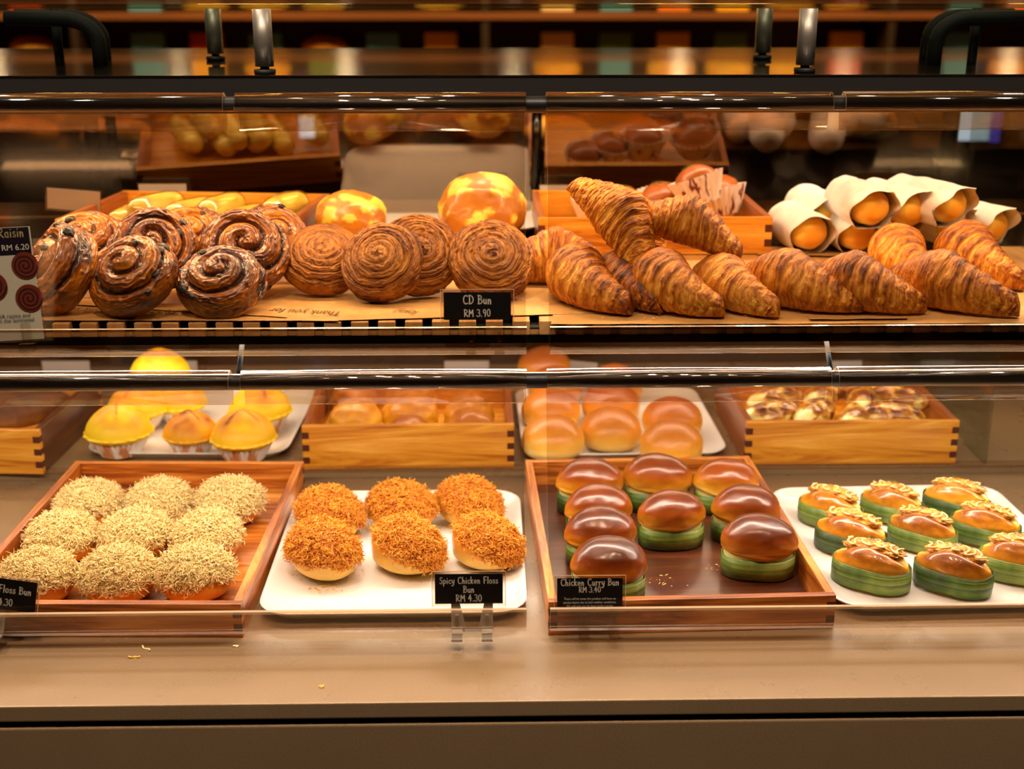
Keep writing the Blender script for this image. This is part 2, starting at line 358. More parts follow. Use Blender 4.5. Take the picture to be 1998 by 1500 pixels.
def floss_mesh(name, mat, lx, ly, h, seed, N=2600, axis=(0, 0, 1), spread=.25, length=.012, rad=.0006, curl=.9, lift=.004, clump=.0):
    g = np.random.default_rng(int(seed*100)); ax = np.array(axis)/np.linalg.norm(axis)
    d = g.normal(size=(N*4, 3)); d /= np.linalg.norm(d, axis=1)[:, None]
    lim = spread + .22*np.array([noise.noise(Vector(v)*2.2+Vector((seed, 0, 0))) for v in d])
    d = d[(d@ax) > lim][:N]; d = d[d[:, 2] > -.25]; N = len(d)
    D = np.array([lx/2, ly/2, h*.62]); c0 = np.array([0, 0, h*.36])
    nrm = d/D; nrm /= np.linalg.norm(nrm, axis=1)[:, None]
    cl = np.array([noise.noise(Vector(v)*7+Vector((seed, 5, 0))) for v in d])
    p = d*D+c0+nrm*(g.random(N)**1.6*lift+clump*np.clip(cl, 0, 1))[:, None]
    t = np.cross(nrm, g.normal(size=(N, 3))); t /= np.linalg.norm(t, axis=1)[:, None]
    K = 6; L = length*(.45+g.random(N)*.9); rr = rad*(.6+.9*g.random(N)); bend = g.normal(size=(N, 1))*curl*.55
    verts = np.zeros((N, K, 3, 3))
    for k in range(K):
        b = np.cross(t, nrm); b /= np.linalg.norm(b, axis=1)[:, None]+1e-9; u = np.cross(b, t)
        rk = rr*(1 if k < K-1 else .3)*(1 if k else .4)
        for j in range(3):
            a = 2*PI*j/3; verts[:, k, j] = p+(b*math.cos(a)*1.5+u*math.sin(a)*.7)*rk[:, None]
        t = t+b*bend+g.normal(size=(N, 3))*curl*.42-nrm*.10*(k-1.2)*.5
        t /= np.linalg.norm(t, axis=1)[:, None]; p = p+t*(L/(K-1))[:, None]
    base = (np.arange(N)*K*3)[:, None, None, None]; kk = (np.arange(K-1)*3)[None, :, None, None]; jj = np.arange(3)[None, None, :, None]
    q = np.concatenate([base+kk+jj, base+kk+(jj+1) % 3, base+kk+3+(jj+1) % 3, base+kk+3+jj], axis=3).reshape(-1, 4)
    cr = np.repeat(.25+.35*g.random(N)-.25*np.clip(cl, -1, 1), K*3)
    # matted underlayer
    nu, nv = 40, 72; e1 = np.cross(ax, (0, 1, .1)); e1 /= np.linalg.norm(e1); e2 = np.cross(ax, e1); SV = []
    for i in range(nu):
        for j in range(nv):
            a = 2*PI*j/nv; e = e1*math.cos(a)+e2*math.sin(a); lm = spread+.08+.22*noise.noise(Vector(e*2.2+ax*.3)+Vector((seed, 0, 0)))
            th = math.acos(max(-.2, min(.98, lm)))*(i+.01)/(nu-1); v = ax*math.cos(th)+e*math.sin(th)
            nn = v/D; nn /= np.linalg.norm(nn); b = noise.noise(Vector(v)*14+Vector((seed, 2, 0)))+.6*noise.noise(Vector(v)*31)
            SV.append(v*D+c0+nn*((.0012+.0016*b)*(1 if i < nu-3 else -.6)+clump*.6*max(0, noise.noise(Vector(v)*7+Vector((seed, 5, 0))))))
    SV = np.array(SV); SV[:, 2] = np.maximum(SV[:, 2], .004); sf = gridF(nu, nv)+N*K*3
    return mesh(name, np.concatenate([verts.reshape(-1, 3), SV]), np.concatenate([q, sf]), mat, True, None, np.concatenate([cr, np.full(len(SV), .62 if clump == 0 else .9)]))

def oval_band(name, mat, lx, ly, z0, z1, th=.0012, seed=1, n=72, ex=2.3, flare=.0):
    loops = []
    def ring(z, off, t):
        o = []
        for i in range(n):
            a = 2*PI*i/n; c, s = math.cos(a), math.sin(a); k = (abs(c)**ex+abs(s)**ex)**(-1/ex)
            w = 1+.012*noise.noise(Vector((c*2, s*2, seed+t)))
            zz = z+.0022*noise.noise(Vector((c*1.5, s*1.5, seed*2+t*.3)))
            seam = .0012 if .0 < (a-1.15*PI-PI*.42) < .5 else 0
            o.append(((lx/2+off+seam)*k*c*w, (ly/2+off+seam)*k*s*w, zz))
        return o
    zs = [z0, z0+.0005, (z0+z1)/2, z1-.0005, z1]
    L = [ring(z0, 0, 0), ring(z0, th, 0), ring((z0+z1)/2, th+.0006, 1), ring(z1, th+flare, 2), ring(z1, flare, 2), ring((z0+z1)/2, .0002, 1), ring(z0, 0, 0)]
    return loft(name, L, mat, True, (False, False))

def curry_bun(i, px, py, yaw, label, dark=1.0, lx=.097, ly=.066, z0=.009, tilt=0, sc=1.0):
    p = atz(px, py, z0+.034)
    t = thing('curry_bun', label, 'bun', (p.x, p.y, z0), (0, 0, math.radians(yaw)), 'glossy buns in the pandan leaf wraps', (sc, sc, sc))
    obj('bread', CURRY['bread'], t)
    c = obj('crust', CURRY['crust'][i % 3], t, (0, 0, .0285), (math.radians(4+tilt), math.radians(rng.uniform(-3, 3)), 0)); c.color = (dark, 1, 1, 1)
    obj('leaf_wrap', CURRY['leaf'][i % 2], t)
    return t
CURRY = {'bread': bun('bread', M['cream_bread'], .091, .060, .050, 5, 3, .006, .72, 0, None, 1.5, (.1, .3)),
         'crust': [bun('crust', M['shiny_crust'], .100, .072, .050, 5, s, .020, .30, .16, None, 1.25, (.16, .78), .16) for s in (1, 2, 5)],
         'leaf': [oval_band('leaf_wrap', M['leaf'], .093, .062, .001, .028, .0014, s) for s in (1, 4)]}

def squiggle(seed, L=.075, w=.008, z=.0, wob=7):
    g = random.Random(seed); pts = []; n = 90
    for k in range(n):
        t = k/(n-1); x = -L/2+L*t
        pts.append((x+.0035*math.sin(t*wob*4*PI+g.random()*.1), w*math.sin(t*wob*2*PI+seed)+.0012*math.sin(t*31), z-.30*abs(x)**1.35*1.3+.0009*math.sin(t*40)))
    return pts
def savoury_body(seed):
    def f(X, Y, Z, cr, V, n):
        cl = np.exp(-((Y-.002)/.013)**2)*sst(Z, .03, .05)*np.clip(1-(np.abs(X)/.048)**3, 0, 1)
        cr = cr*(1-.9*np.exp(-((Y-.002)/.0105)**2)*(Z > .036))
        Z = Z-.018*cl
        return X, Y, Z, cr
    return bun('bun', M['savoury_crust'], .101, .061, .064, 5, seed, .025, .45, .12, f, 1.05, (.16, .72), .16)
def filling_mesh(seed):
    V, F = ico(5); n = nz(V, 4.5, seed, 3)
    X = V[:, 0]*.041; Y = V[:, 1]*.0165; Z = V[:, 2]*.0115*(1-.5*V[:, 0]**2)
    k = 1+.28*n
    return mesh('filling', np.stack([X*(1+.08*n), Y*k+.001, Z*k], 1), F, M['filling'], True, None, .4+.5*n)
SAV = {'bun': [savoury_body(s) for s in (1, 2, 3)], 'leaf': [oval_band('leaf_wrap', M['leaf'], .100, .062, .003, .032, .0014, s+.5) for s in (2, 7)],
       'fill': [filling_mesh(s) for s in (1, 6)], 'sauce': [tube('mayonnaise_drizzle', squiggle(s, .074, .0100, .0585, w), .0014, M['sauce'], 6) for s, w in ((1, 4), (2.2, 4.6), (4, 4.2))]}
def herb_mesh(seed):
    g = random.Random(seed); b = MB()
    for _ in range(70):
        a = g.random()*2*PI; r = abs(g.gauss(0, .006)); x = -.004+r*math.cos(a)*1.5; y = r*math.sin(a)*.7; z = .0610-abs(x)*.15+g.random()*.0015
        e = [(x+g.uniform(-.0014, .0014), y+g.uniform(-.0014, .0014), z+g.uniform(-.0006, .0008)) for _ in range(3)]
        b.add(e+[(v[0], v[1], v[2]-.0003) for v in e], [(0, 1, 2), (5, 4, 3), (0, 3, 4, 1), (1, 4, 5, 2), (2, 5, 3, 0)])
    return b.mesh('parsley', M['herb'])
HERB = [herb_mesh(1), herb_mesh(2)]
def savoury(i, px, py, yaw, label, dark=1.0, herb=True, z0=.007, sc=1.0, tilt=0):
    p = atz(px, py, z0+.038)
    t = thing('pandan_sandwich_bun', label, 'bun', (p.x, p.y, z0), (math.radians(tilt), 0, math.radians(yaw)), 'filled leaf-wrapped buns on the white tray', (sc, sc, sc))
    b = obj('bun', SAV['bun'][i % 3], t); b.color = (dark, 1, 1, 1)
    obj('leaf_wrap', SAV['leaf'][i % 2], t)
    obj('filling', SAV['fill'][i % 2], t, (0, .004, .0480)); obj('mayonnaise_drizzle', SAV['sauce'][i % 3], t, (0, .002, .0))
    if herb: o = obj('parsley', HERB[i % 2], t, (rng.uniform(-.01, .01), .007, .001)); o['kind'] = 'stuff'
    return t

PF = [(bun('bread', M['milk_crust'], .092, .088, .060, 4, s, .02, .4, 0, None, 1.1, (.3, .62)), floss_mesh('floss_topping', M['pale_floss'], .098, .094, .062, s, 6000, (.12*math.cos(s*2), .12*math.sin(s*2)-.02, 1), .10, .0115, .00052, 1.35, .0040)) for s in (1, 2, 3)]
OF = [(bun('bread', M['milk_crust'], .094, .070, .060, 5, s, .025, .4, .05, None, 1.15, (.14, .6)), floss_mesh('floss_topping', M['orange_floss'], .100, .077, .063, s+.4, 6200, ax, sp, .0085, .00042, 1.2, .004, .0055)) for s, ax, sp in ((1, (.1, .12, 1), -.04), (2, (.45, .2, 1), .10), (4, (-.12, .1, 1), -.06))]
def floss_bun(kind, i, px, py, yaw, label, z0, sc=1.0, dark=1.0):
    p = atz(px, py, z0+.036); S = PF if kind == 'pale' else OF
    t = thing('pale_floss_bun' if kind == 'pale' else 'spicy_floss_bun', label, 'bun', (p.x, p.y, z0), (0, 0, math.radians(yaw)),
              'pale chicken floss buns in the wooden tray' if kind == 'pale' else 'orange chicken floss buns on the white tray', (sc, sc, sc))
    b = obj('bread', S[i % 3][0], t); b.color = (dark, 1, 1, 1)
    f = obj('floss_topping', S[i % 3][1], t); f['kind'] = 'stuff'; return t

# raisin swirls and plain swirls
RS = [spiral_mesh('raisin_swirl', M['raisin_bun'], s, .056, .052, n, .0105, k, 4, .0006, .80, .52, c, .62) for s, n, k, c in ((1, 2.2, .014, 1), (2, 2.6, .008, -1), (3, 2.1, .010, 1))]
CS = [spiral_mesh('swirl', M['swirl_bun'], s, .056, .046, n, .0028, .009, 3.0, .0009, .40, .50, c, .7) for s, n, c in ((4, 6.2, 1), (6, 5.4, -1), (8, 5.8, 1))]
V, F = ico(3); RAIS = [mesh('raisin', np.stack([V[:, 0]*.0058, V[:, 1]*.0042, V[:, 2]*.0036], 1)*(1+.25*nz(V, 2.5, s, 2))[:, None], F, M['raisin']) for s in (1, 2)]
def disc(name, meshes, i, px, py, zc, tilt, yaw, label, cat, base, group, spin=0, sc=1.0, dark=1.0, raisins=0, seed=0, T=.026, roll=0):
    "bun centred where the pixel meets height zc; tilt leans its face towards the viewer, yaw turns it"
    p = atz(px, py, zc)
    R = Matrix.Rotation(math.radians(yaw), 4, 'Z') @ Matrix.Rotation(math.radians(tilt), 4, 'X') @ Matrix.Rotation(math.radians(roll), 4, 'Y') @ Matrix.Rotation(math.radians(spin), 4, 'Z')
    c = R @ Vector((0, 0, T*sc)); e = R.to_euler()
    me = meshes[i % len(meshes)]
    if raisins:
        t = thing(name, label, cat, p-c, e, group, (sc, sc, sc)); b = obj('pastry', me, t); b.color = (dark, 1, 1, 1)
        g = random.Random(seed); co = np.empty(len(me.vertices)*3, np.float32); me.vertices.foreach_get('co', co); co = co.reshape(-1, 3)
        for k in range(raisins):
            for _ in range(60):
                v = co[g.randrange(200*8, 200*78)]; a = math.atan2(v[1], v[0]); r = math.hypot(v[0], v[1])
                if r > .012 and v[2] > .028: break
            o = obj('raisin', RAIS[k % 2], b, (v[0]*.985, v[1]*.985, v[2]-.0022), (g.uniform(-.5, .5), g.uniform(-.5, .5), a+PI/2)); s = g.uniform(1.0, 1.6); o.scale = (s, s, s)
    else:
        t = tag(obj(name, me, None, p-c, e, (sc, sc, sc)), label, cat, group); t.color = (dark, 1, 1, 1)
    return t

CR = [croissant_mesh(1, 50, .105, .040, .0125, 5.2), croissant_mesh(4, 58, .10, .041, .012, 5.6), croissant_mesh(9, 42, .10, .038, .013, 4.8), croissant_mesh(13, 12, .085, .036, .011, 5.0)]
def croissant(i, mid, tip, zm, label, rot=None, sc=1.0, dark=1.0, side=1, z0=.3665, tilt=(0, 0)):
    "mid: pixel of the fat middle (height zm above the board), tip: pixel of the near tip"
    A = [50, 58, 42, 12][i]; pm = atz(mid[0], mid[1], z0+zm); pt = atz(tip[0], tip[1], z0+.012)
    ang = math.atan2(pt.y-pm.y, pt.x-pm.x)
    half = math.radians(A)
    # direction mid -> tip in local space
    Ra = [.105, .10, .10, .085][i]/half; lx, ly = Ra*math.sin(half), Ra*(math.cos(half)-1)
    la = math.atan2(ly, -lx if side > 0 else lx)
    if rot is not None: ang = math.radians(rot)
    o = obj('croissant', CR[i], None, (pm.x, pm.y, z0), (math.radians(tilt[0]), math.radians(tilt[1]), ang-la), (sc, sc, sc))
    o.color = (dark, 1, 1, 1)
    return tag(o, label, 'croissant', 'croissants on the upper shelf')

# ------------------------------------------------------------------ containers
def wooden_box(label, fl, fr, z, depth, h, ztop_is, mats, group=None, rot=None, back_only=False, cat='box', dark_front=False, w=None):
    """fl, fr: pixels of the outer front corners of the top rim (level z+h)"""
    a, b = atz(*fl, z+h), atz(*fr, z+h); W = w or (b-a).length; an = math.atan2(b.y-a.y, b.x-a.x) if rot is None else math.radians(rot)
    c = (a+b)/2; ux, uy = math.cos(an), math.sin(an)
    org = (c.x-uy*depth/2, c.y+ux*depth/2, z)
    t = thing('wooden_box', label, cat, org, (0, 0, an), group); th = .011
    mx, my = mats
    nf = 7 if h > .06 else 5; fh = h/nf
    def long_panel(name, y, front):
        m = MB().box((0, y, h/2), (W-2*th*.98, th, h), 0, .0012)
        for s in (-1, 1):
            for k in range(nf):
                zc = (k+.5)*fh
                if (k+nf) % 2: m.box((s*(W/2-th/2), y, zc), (th, th, fh*.99), 0, .0004)
        obj(name, m.mesh(name, [mx, M['endgrain']]), t)
    long_panel('front_panel', -depth/2+th/2, True); long_panel('back_panel', depth/2-th/2, False)
    for s in (-1, 1):
        m = MB().box((s*(W/2-th/2), 0, h/2), (th, depth-2*th*.98, h), 0, .0012)
        for yy in (-1, 1):
            for k in range(nf):
                zc = (k+.5)*fh
                if not (k+nf) % 2: m.box((s*(W/2-th/2), yy*(depth/2-th/2), zc), (th, th+.0008, fh*.99), 1, .0004)
        obj('side_panel', m.mesh('side_panel', [my, M['endgrain']]), t)
    obj('base', MB().box((0, 0, .004), (W-2*th, depth-2*th, .006), 0).mesh('base', [M['dark_x'] if dark_front else mx]), t)
    return t, W
def melamine_tray(label, fl, fr, z, depth, rot=None, h=.016, group=None, w=None):
    a, b = atz(*fl, z+h), atz(*fr, z+h); W = w or (b-a).length; an = math.atan2(b.y-a.y, b.x-a.x) if rot is None else math.radians(rot)
    c = (a+b)/2; org = (c.x-math.sin(an)*depth/2, c.y+math.cos(an)*depth/2, z)
    L = [rrect(W-.05, depth-.05, .03, 0), rrect(W-.03, depth-.03, .035, .001), rrect(W-.004, depth-.004, .042, h-.003), rrect(W, depth, .044, h-.001),
         rrect(W-.002, depth-.002, .043, h), rrect(W-.010, depth-.010, .04, h-.0005), rrect(W-.022, depth-.022, .035, h-.006), rrect(W-.048, depth-.048, .03, .0065), rrect(W-.06, depth-.06, .028, .005)]
    o = obj('white_tray', loft('white_tray', L, M['melamine']), None, org, (0, 0, an))
    return tag(o, label, 'tray', group), W
# ------------------------------------------------------------------ setting and case
CW = 1.25                                                       # half length of the case
ctr = thing('display_counter', 'long tan stone-look counter under the lower row of trays', 'counter', (0, 1.24, 0))
yf = aty(999, 1372, 1.5); yfront = atz(999, 1368, 0).y
ctr.location = (0, yfront, 0)
obj('countertop', MB().box((0, .75, -.010), (2*CW, 1.5, .020), 0, .0015).mesh('countertop', [M['counter']]), ctr)
obj('shadow_gap', MB().box((0, .76, -.0245), (2*CW-.02, 1.48, .009)).mesh('shadow_gap', [M['matt_black']]), ctr)
obj('front_panel', MB().box((0, .76, -.479), (2*CW, 1.52, .90), 0, .002).mesh('front_panel', [M['counter']]), ctr)

# rear riser of the lower tier
ris = thing('riser_shelf', 'low tan riser carrying the back row of the lower tier', 'shelf', (0, 1.952, 0))
obj('step', MB().box((0, .305, .0075), (2*CW-.02, .60, .015), 0, .002).mesh('step', [M['counter']]), ris)
obj('lip', MB().box((0, .003, .0185), (2*CW-.02, .006, .008), 0, .001).mesh('lip', [M['acrylic']]), ris)

# upper shelf: dark carrier, beech slats on top
SZ = .365
sh = thing('upper_shelf', 'long upper display shelf of pale slats on a black carrier', 'shelf', (0, 1.586, SZ))
obj('carrier', MB().box((0, .46, -.024), (2*CW, .90, .010), 0, .001).box((0, .004, -.0235), (2*CW, .006, .011)).mesh('carrier', [M['black'], M['steel']]), sh)
m = MB(); pitch = .0345; n = int(2*CW/pitch)
for k in range(n):
    x = -CW+(k+.5)*pitch; m.box((x, .05, -.009), (pitch-.0125, .10, .018), 0, .0012)
obj('slat_board', m.mesh('slat_board', [M['plank']]), sh)
obj('board', MB().box((0, .275, -.0095), (2*CW, .35, .019), 0, .001).box((0, .052, -.0155), (2*CW, .095, .007)).mesh('board', [M['plank']]), sh)
obj('rear_plate', MB().box((0, .675, -.0095), (2*CW, .45, .019), 0, .001).mesh('rear_plate', [M['black']]), sh)
obj('groove_shadow_strip', MB().box((0, .03, -.0107), (2*CW, .05, .0025)).mesh('groove_shade_strip', [M['matt_black']]), sh).name = 'groove_shade_strip'  # black strip blackens the slots between slats in place of shade

# top deck with black front beam and steel posts carrying a glass shelf
dk = thing('top_deck', 'black glossy deck above the case with a pale front edge line', 'shelf', (0, 1.70, .66))
obj('fascia', MB().box((0, .006, -.016), (2*CW, .012, .036), 0, .001).mesh('fascia', [M['matt_black']]), dk)
obj('edge_trim', MB().box((0, .0005, .003), (2*CW, .004, .002)).mesh('edge_trim', [M['chrome']]), dk)
obj('deck_plate', MB().box((0, .33, -.005), (2*CW, .64, .012), 0, .001).mesh('deck_plate', [M['black']]), dk)
def post(px, py, label, h=.083, r=.0125):
    p = atz(px, py, .664); t = thing('steel_post', label, 'post', (p.x, p.y, .6611), group='steel posts under the glass shelf')
    obj('foot', lathe('foot', [(.0135, 0), (.0145, .002), (.0145, .006), (.006, .0065), (.006, .011)], M['rubber'], 24), t)
    obj('tube', lathe('tube', [(r, .010), (r, h)], M['steel'], 24), t); return t
post(421, 114, 'steel post of the left pair, standing farther back'); post(517, 140, 'steel post of the left pair, standing nearer the deck front')
post(1487, 112, 'steel post of the right pair, standing farther back'); post(1570, 137, 'steel post of the right pair, standing nearer the deck front')
gs = tag(obj('glass_shelf', MB().box((0, 2.02, .7475), (2*CW, .50, .006), 0, .001).mesh('glass_shelf', [M['shelf_glass']])), 'long clear glass shelf resting on the steel posts', 'shelf')
# bent black brackets
def bracket(xs, d, lab):
    t = thing('bent_bracket', lab, 'bracket', (xs[0], 1.93, .6611))
    P = [(0, 0, 0)]+[(0, 0, .045)]
    P = [(0, 0, 0), (0, 0, .03)]+[(d*(.05*(1-math.cos(a))), .0, .03+.035*math.sin(a)) for a in np.linspace(.2, PI*.5, 7)]+[(d*.13, 0, .066)]
    obj('arm', tube('arm', P, .011, M['matt_black'], 10), t)
    P2 = [(x+d*.028, y+.12, z) for x, y, z in P]; obj('arm', tube('arm', P2, .010, M['matt_black'], 10), t)
    obj('stay', tube('stay', [(d*.075, .05, 0), (d*.075, .05, .08)], .007, M['matt_black'], 8), t); return t
bl = atz(200, 100, .68); br = atz(1828, 100, .68)
bracket((bl.x,), -1, 'bent black tubular bracket at the left end of the top deck'); bracket((br.x,), 1, 'bent black tubular bracket at the right end of the top deck')

# rails and acrylic guards
RU, RL = aty(999, 204, 1.646), aty(999, 742, 1.573)
def rail(y, z, label):
    t = thing('guard_rail', label, 'rail', (0, y, z), group=None)
    me = tube('tube', [(-CW, 0, 0), (CW, 0, 0)], .0105, M['rail'], 24); obj('tube', me, t); return t
ru = rail(RU.y, RU.z, 'black round rail along the top of the upper acrylic guards'); rl = rail(RL.y, RL.z, 'black round rail along the top of the lower acrylic guards')
# arms that carry the lower rail
for px0, px1, lab in ((486, 463, 'thin black arm holding the lower rail at its left joint'), (1596, 1626, 'thin black arm holding the lower rail at its right joint')):
    p0 = aty(px0, 690, 1.78); p1 = aty(px1, 738, 1.573)
    p0.z = .34; o = tube('rail_arm', [(0, 0, 0), tuple(p0-p1)], .0035, M['matt_black'], 8); tag(obj('rail_arm', o, None, p1+Vector((0, .0135, .004))), lab, 'bracket', 'arms behind the lower rail')
def guard(xa, xb, hooks, rail_c, lip, low, gy, label):
    "acrylic front: trough lip, sloping sheet, hooks folded over the rail"
    ry, rz = rail_c; t = thing('acrylic_guard', label, 'sneeze guard', ((xa+xb)/2, low[0], low[1]), group='clear acrylic guards')
    ox, oy, oz = (xa+xb)/2, low[0], low[1]; th = .0044
    P = [(lip[0], lip[1]), (lip[0]+.0002, lip[1]-.0035), (low[0], low[1]+.005), (low[0]+.0015, low[1]+.0015), (low[0]+.005, low[1]), (gy-.004, low[1]), (gy, low[1]+.003), (ry-.0142, rz-.006)]
    P = [(y-oy, z-oz) for y, z in P]
    obj('panel', sheet('panel', P, th, xa-ox, xb-ox, [M['acrylic'], M['edge'], M['bend']], False, (0, 2, 3)), t)
    for a, b in hooks:
        H = [(ry-.0142, rz-.006)]+[(ry+.0142*math.cos(q), rz+.0142*math.sin(q)) for q in np.linspace(PI, 0, 15)]+[(ry+.0142, rz-.012), (ry+.0105, rz-.034)]
        H = [(y-oy, z-oz) for y, z in H]
        obj('hook', sheet('hook', H, .003, a-ox, b-ox, [M['hook'], M['edge']], True), t)
def X(px, py, y): return aty(px, py, y).x
xL = -1.05; xR = 1.05
uy = 1.510; ul = aty(999, 690, uy).z; ut = aty(999, 637, uy).z
ly_ = 1.405; ll = aty(999, 1231, ly_).z; lt = aty(999, 1186, ly_).z
guard(xL, X(1027, 670, 1.52), [(xL, X(438, 200, RU.y)), (X(460, 200, RU.y), X(1026, 200, RU.y))], (RU.y, RU.z), (uy-.002, ut), (uy, ul), 1.532, 'clear acrylic guard in front of the raisin swirls and plain swirls')
guard(X(1072, 670, 1.52), xR, [(X(1065, 200, RU.y), X(1622, 200, RU.y)), (X(1645, 200, RU.y), xR)], (RU.y, RU.z), (uy-.002, ut), (uy, ul), 1.532, 'clear acrylic guard in front of the croissants')
guard(xL, X(1027, 1210, 1.41), [(xL, X(449, 740, RL.y)), (X(472, 740, RL.y), X(1027, 740, RL.y))], (RL.y, RL.z), (ly_-.002, lt), (ly_, ll), 1.426, 'clear acrylic guard in front of the two trays of chicken floss buns')
guard(X(1073, 1210, 1.41), xR, [(X(1067, 740, RL.y), X(1618, 740, RL.y)), (X(1632, 740, RL.y), xR)], (RL.y, RL.z), (ly_-.002, lt), (ly_, ll), 1.426, 'clear acrylic guard in front of the glossy curry buns and leaf-wrapped sandwich buns')

# tinted sliding glass behind both tiers, posts, divider
def pane(y0, z0, y1, z1, xa, xb, name, label, mat):
    o = obj(name, sheet(name, [(0, 0), (y1-y0, z1-z0)], .004, -(xb-xa)/2, (xb-xa)/2, [mat, M['edge']]), None, ((xa+xb)/2, y0, z0)); return tag(o, label, 'glass', 'tinted glass behind the case')
xm = X(1045, 400, 2.4)
pane(2.325, .3665, 2.26, .648, -CW, xm-.012, 'tinted_glass_screen', 'tinted glass screen behind the raisin and plain swirls', M['smoke'])
pane(2.325, .3665, 2.26, .648, xm+.012, CW, 'tinted_glass_screen', 'tinted glass screen behind the croissants and paper wrapped breads', M['smoke'])
pane(2.535, .0165, 2.50, .335, -CW, CW, 'tinted_glass_screen', 'long tinted glass screen behind the lower tier', M['smoke_low'])
for px, w, lab in ((197, .028, 'black upright post behind the left end of the upper tier, the left one of two'), (236, .018, 'slim slim black upright post, right one of the two behind the left end'),
                   (1832, .032, 'black upright post behind the paper wrapped breads'), (1045, .020, 'thin black upright between the two tinted glass screens')):
    x = X(px, 320, 2.44); tag(obj('upright_post', lathe('upright_post', [(w/2, 0), (w/2, .290)], M['black'], 20), None, (x, 2.40, .3465)), lab, 'post', 'black uprights behind the upper tier')
for px, lab in ((245, 'black upright post behind the yellow sponge cakes'), (1775, 'black upright post behind the box of cream rolls')):
    x = X(px, 705, 2.55); tag(obj('upright_post', lathe('upright_post', [(.016, 0), (.016, .32)], M['black'], 20), None, (x, 2.575, .016)), lab, 'post', 'black uprights behind the lower tier')
# glass divider on the right
XD = .822
def divider(x, z0, z1, ya, yb, label):
    me = MB().box((0, 0, (z1-z0)/2), (.005, yb-ya, z1-z0)).mesh('glass_divider', [M['glass']]); tag(obj('glass_divider', me, None, (x, (ya+yb)/2, z0)), label, 'glass', 'glass dividers')
divider(XD, .0165, .335, 1.96, 2.49, 'clear glass divider right of the box of cream rolls')
divider(.868, .366, .64, 1.75, 2.30, 'clear glass divider right of the paper wrapped breads')

# ------------------------------------------------------------------ lower tier, front row
wooden_box('shallow amber wooden tray holding nine pale floss buns', (-104, 1181), (468, 1175), .0005, .485, .046, 0, (M['amber_x'], M['amber_y']), 'shallow wooden trays in the front row', w=.365, rot=-1.5)
wooden_box('shallow amber wooden tray holding the glossy curry buns', (1076, 1169), (1629, 1167), .0005, .487, .046, 0, (M['amber_x'], M['amber_y']), 'shallow wooden trays in the front row', dark_front=True, w=.362, rot=1.7)
melamine_tray('white melamine tray under the orange spicy floss buns', (495, 1196), (1032, 1196), .0005, .405, group='white trays in the front row', w=.348, rot=0)
melamine_tray('white melamine tray under the leaf-wrapped sandwich buns', (1630, 1180), (2185, 1178), .0005, .40, group='white trays in the front row', w=.362, rot=1.5)
GR = ['front', 'middle', 'back']
for i, (px, py, yaw, sc, lab) in enumerate([
    (174, 975, 10, .98, 'pale chicken floss bun, back left of the nine in the wooden tray'), (311, 972, 70, .98, 'pale chicken floss bun, back centre of the nine, against the rear wall of the tray'),
    (448, 970, -20, 1.0, 'pale chicken floss bun, back right of the nine, in the rear corner of the tray'), (120, 1040, 130, 1.0, 'pale chicken floss bun in the middle row with bare shiny crust at its lower right'),
    (264, 1036, 200, 1.0, 'pale chicken floss bun at the very centre of the nine'), (404, 1038, 250, 1.0, 'pale chicken floss bun in the middle row, beside the right wall of the tray'),
    (72, 1117, 30, 1.0, 'pale chicken floss bun, front left, just above the tilted black price sign'), (230, 1113, 300, 1.02, 'pale chicken floss bun, front centre of the nine'),
    (380, 1110, 170, 1.02, 'pale chicken floss bun, front right of the nine, in the near corner of the tray')]):
    floss_bun('pale', i, px, py, yaw, lab, .0085, sc)
for i, (px, py, yaw, sc, lab) in enumerate([
    (642, 993, -35, 1.0, 'orange spicy floss bun, back left of the six on the white tray'), (783, 982, -25, 1.0, 'orange spicy floss bun, back centre of the six'), (914, 974, -40, 1.0, 'orange spicy floss bun, back right of the six'),
    (630, 1068, -50, 1.08, 'orange spicy floss bun, front left of the six, fully covered, with crumbs below'), (790, 1060, -32, 1.05, 'orange spicy floss bun, front centre of the six, cream side bare'),
    (945, 1052, -35, 1.02, 'orange spicy floss bun, front right of the six, above the price sign')]):
    floss_bun('orange', [0, 2, 0, 2, 1, 1][i], px, py, yaw, lab, .007, sc*1.05)
for i, (px, py, yaw, dark, sc, lab) in enumerate([
    (1150, 950, 2, 1.05, 1.02, 'glossy orange-brown curry bun at the back left of its tray'), (1282, 944, -3, 1.05, 1.05, 'glossy orange-brown curry bun at the back centre of its tray'),
    (1416, 950, -10, .93, 1.0, 'palest golden curry bun, at the back right of its tray'), (1168, 1000, 3, 1.08, .98, 'glossy curry bun second from the back in the left column'),
    (1310, 1012, 8, 1.10, .98, 'glossy curry bun in the middle with bright green leaf and cream crumb showing'), (1454, 1003, -5, 1.13, 1.0, 'brown curry bun behind the dark one on the right side'),
    (1172, 1048, 2, 1.18, 1.0, 'dark brown curry bun third from the back in the left column'), (1480, 1068, -2, 1.18, 1.04, 'dark brown curry bun standing alone at the front right on its green leaf'),
    (1187, 1112, 4, 1.18, 1.02, 'dark brown curry bun at the front left just above the price sign')]):
    curry_bun(i, px, py+2, yaw, lab, dark, sc=sc)
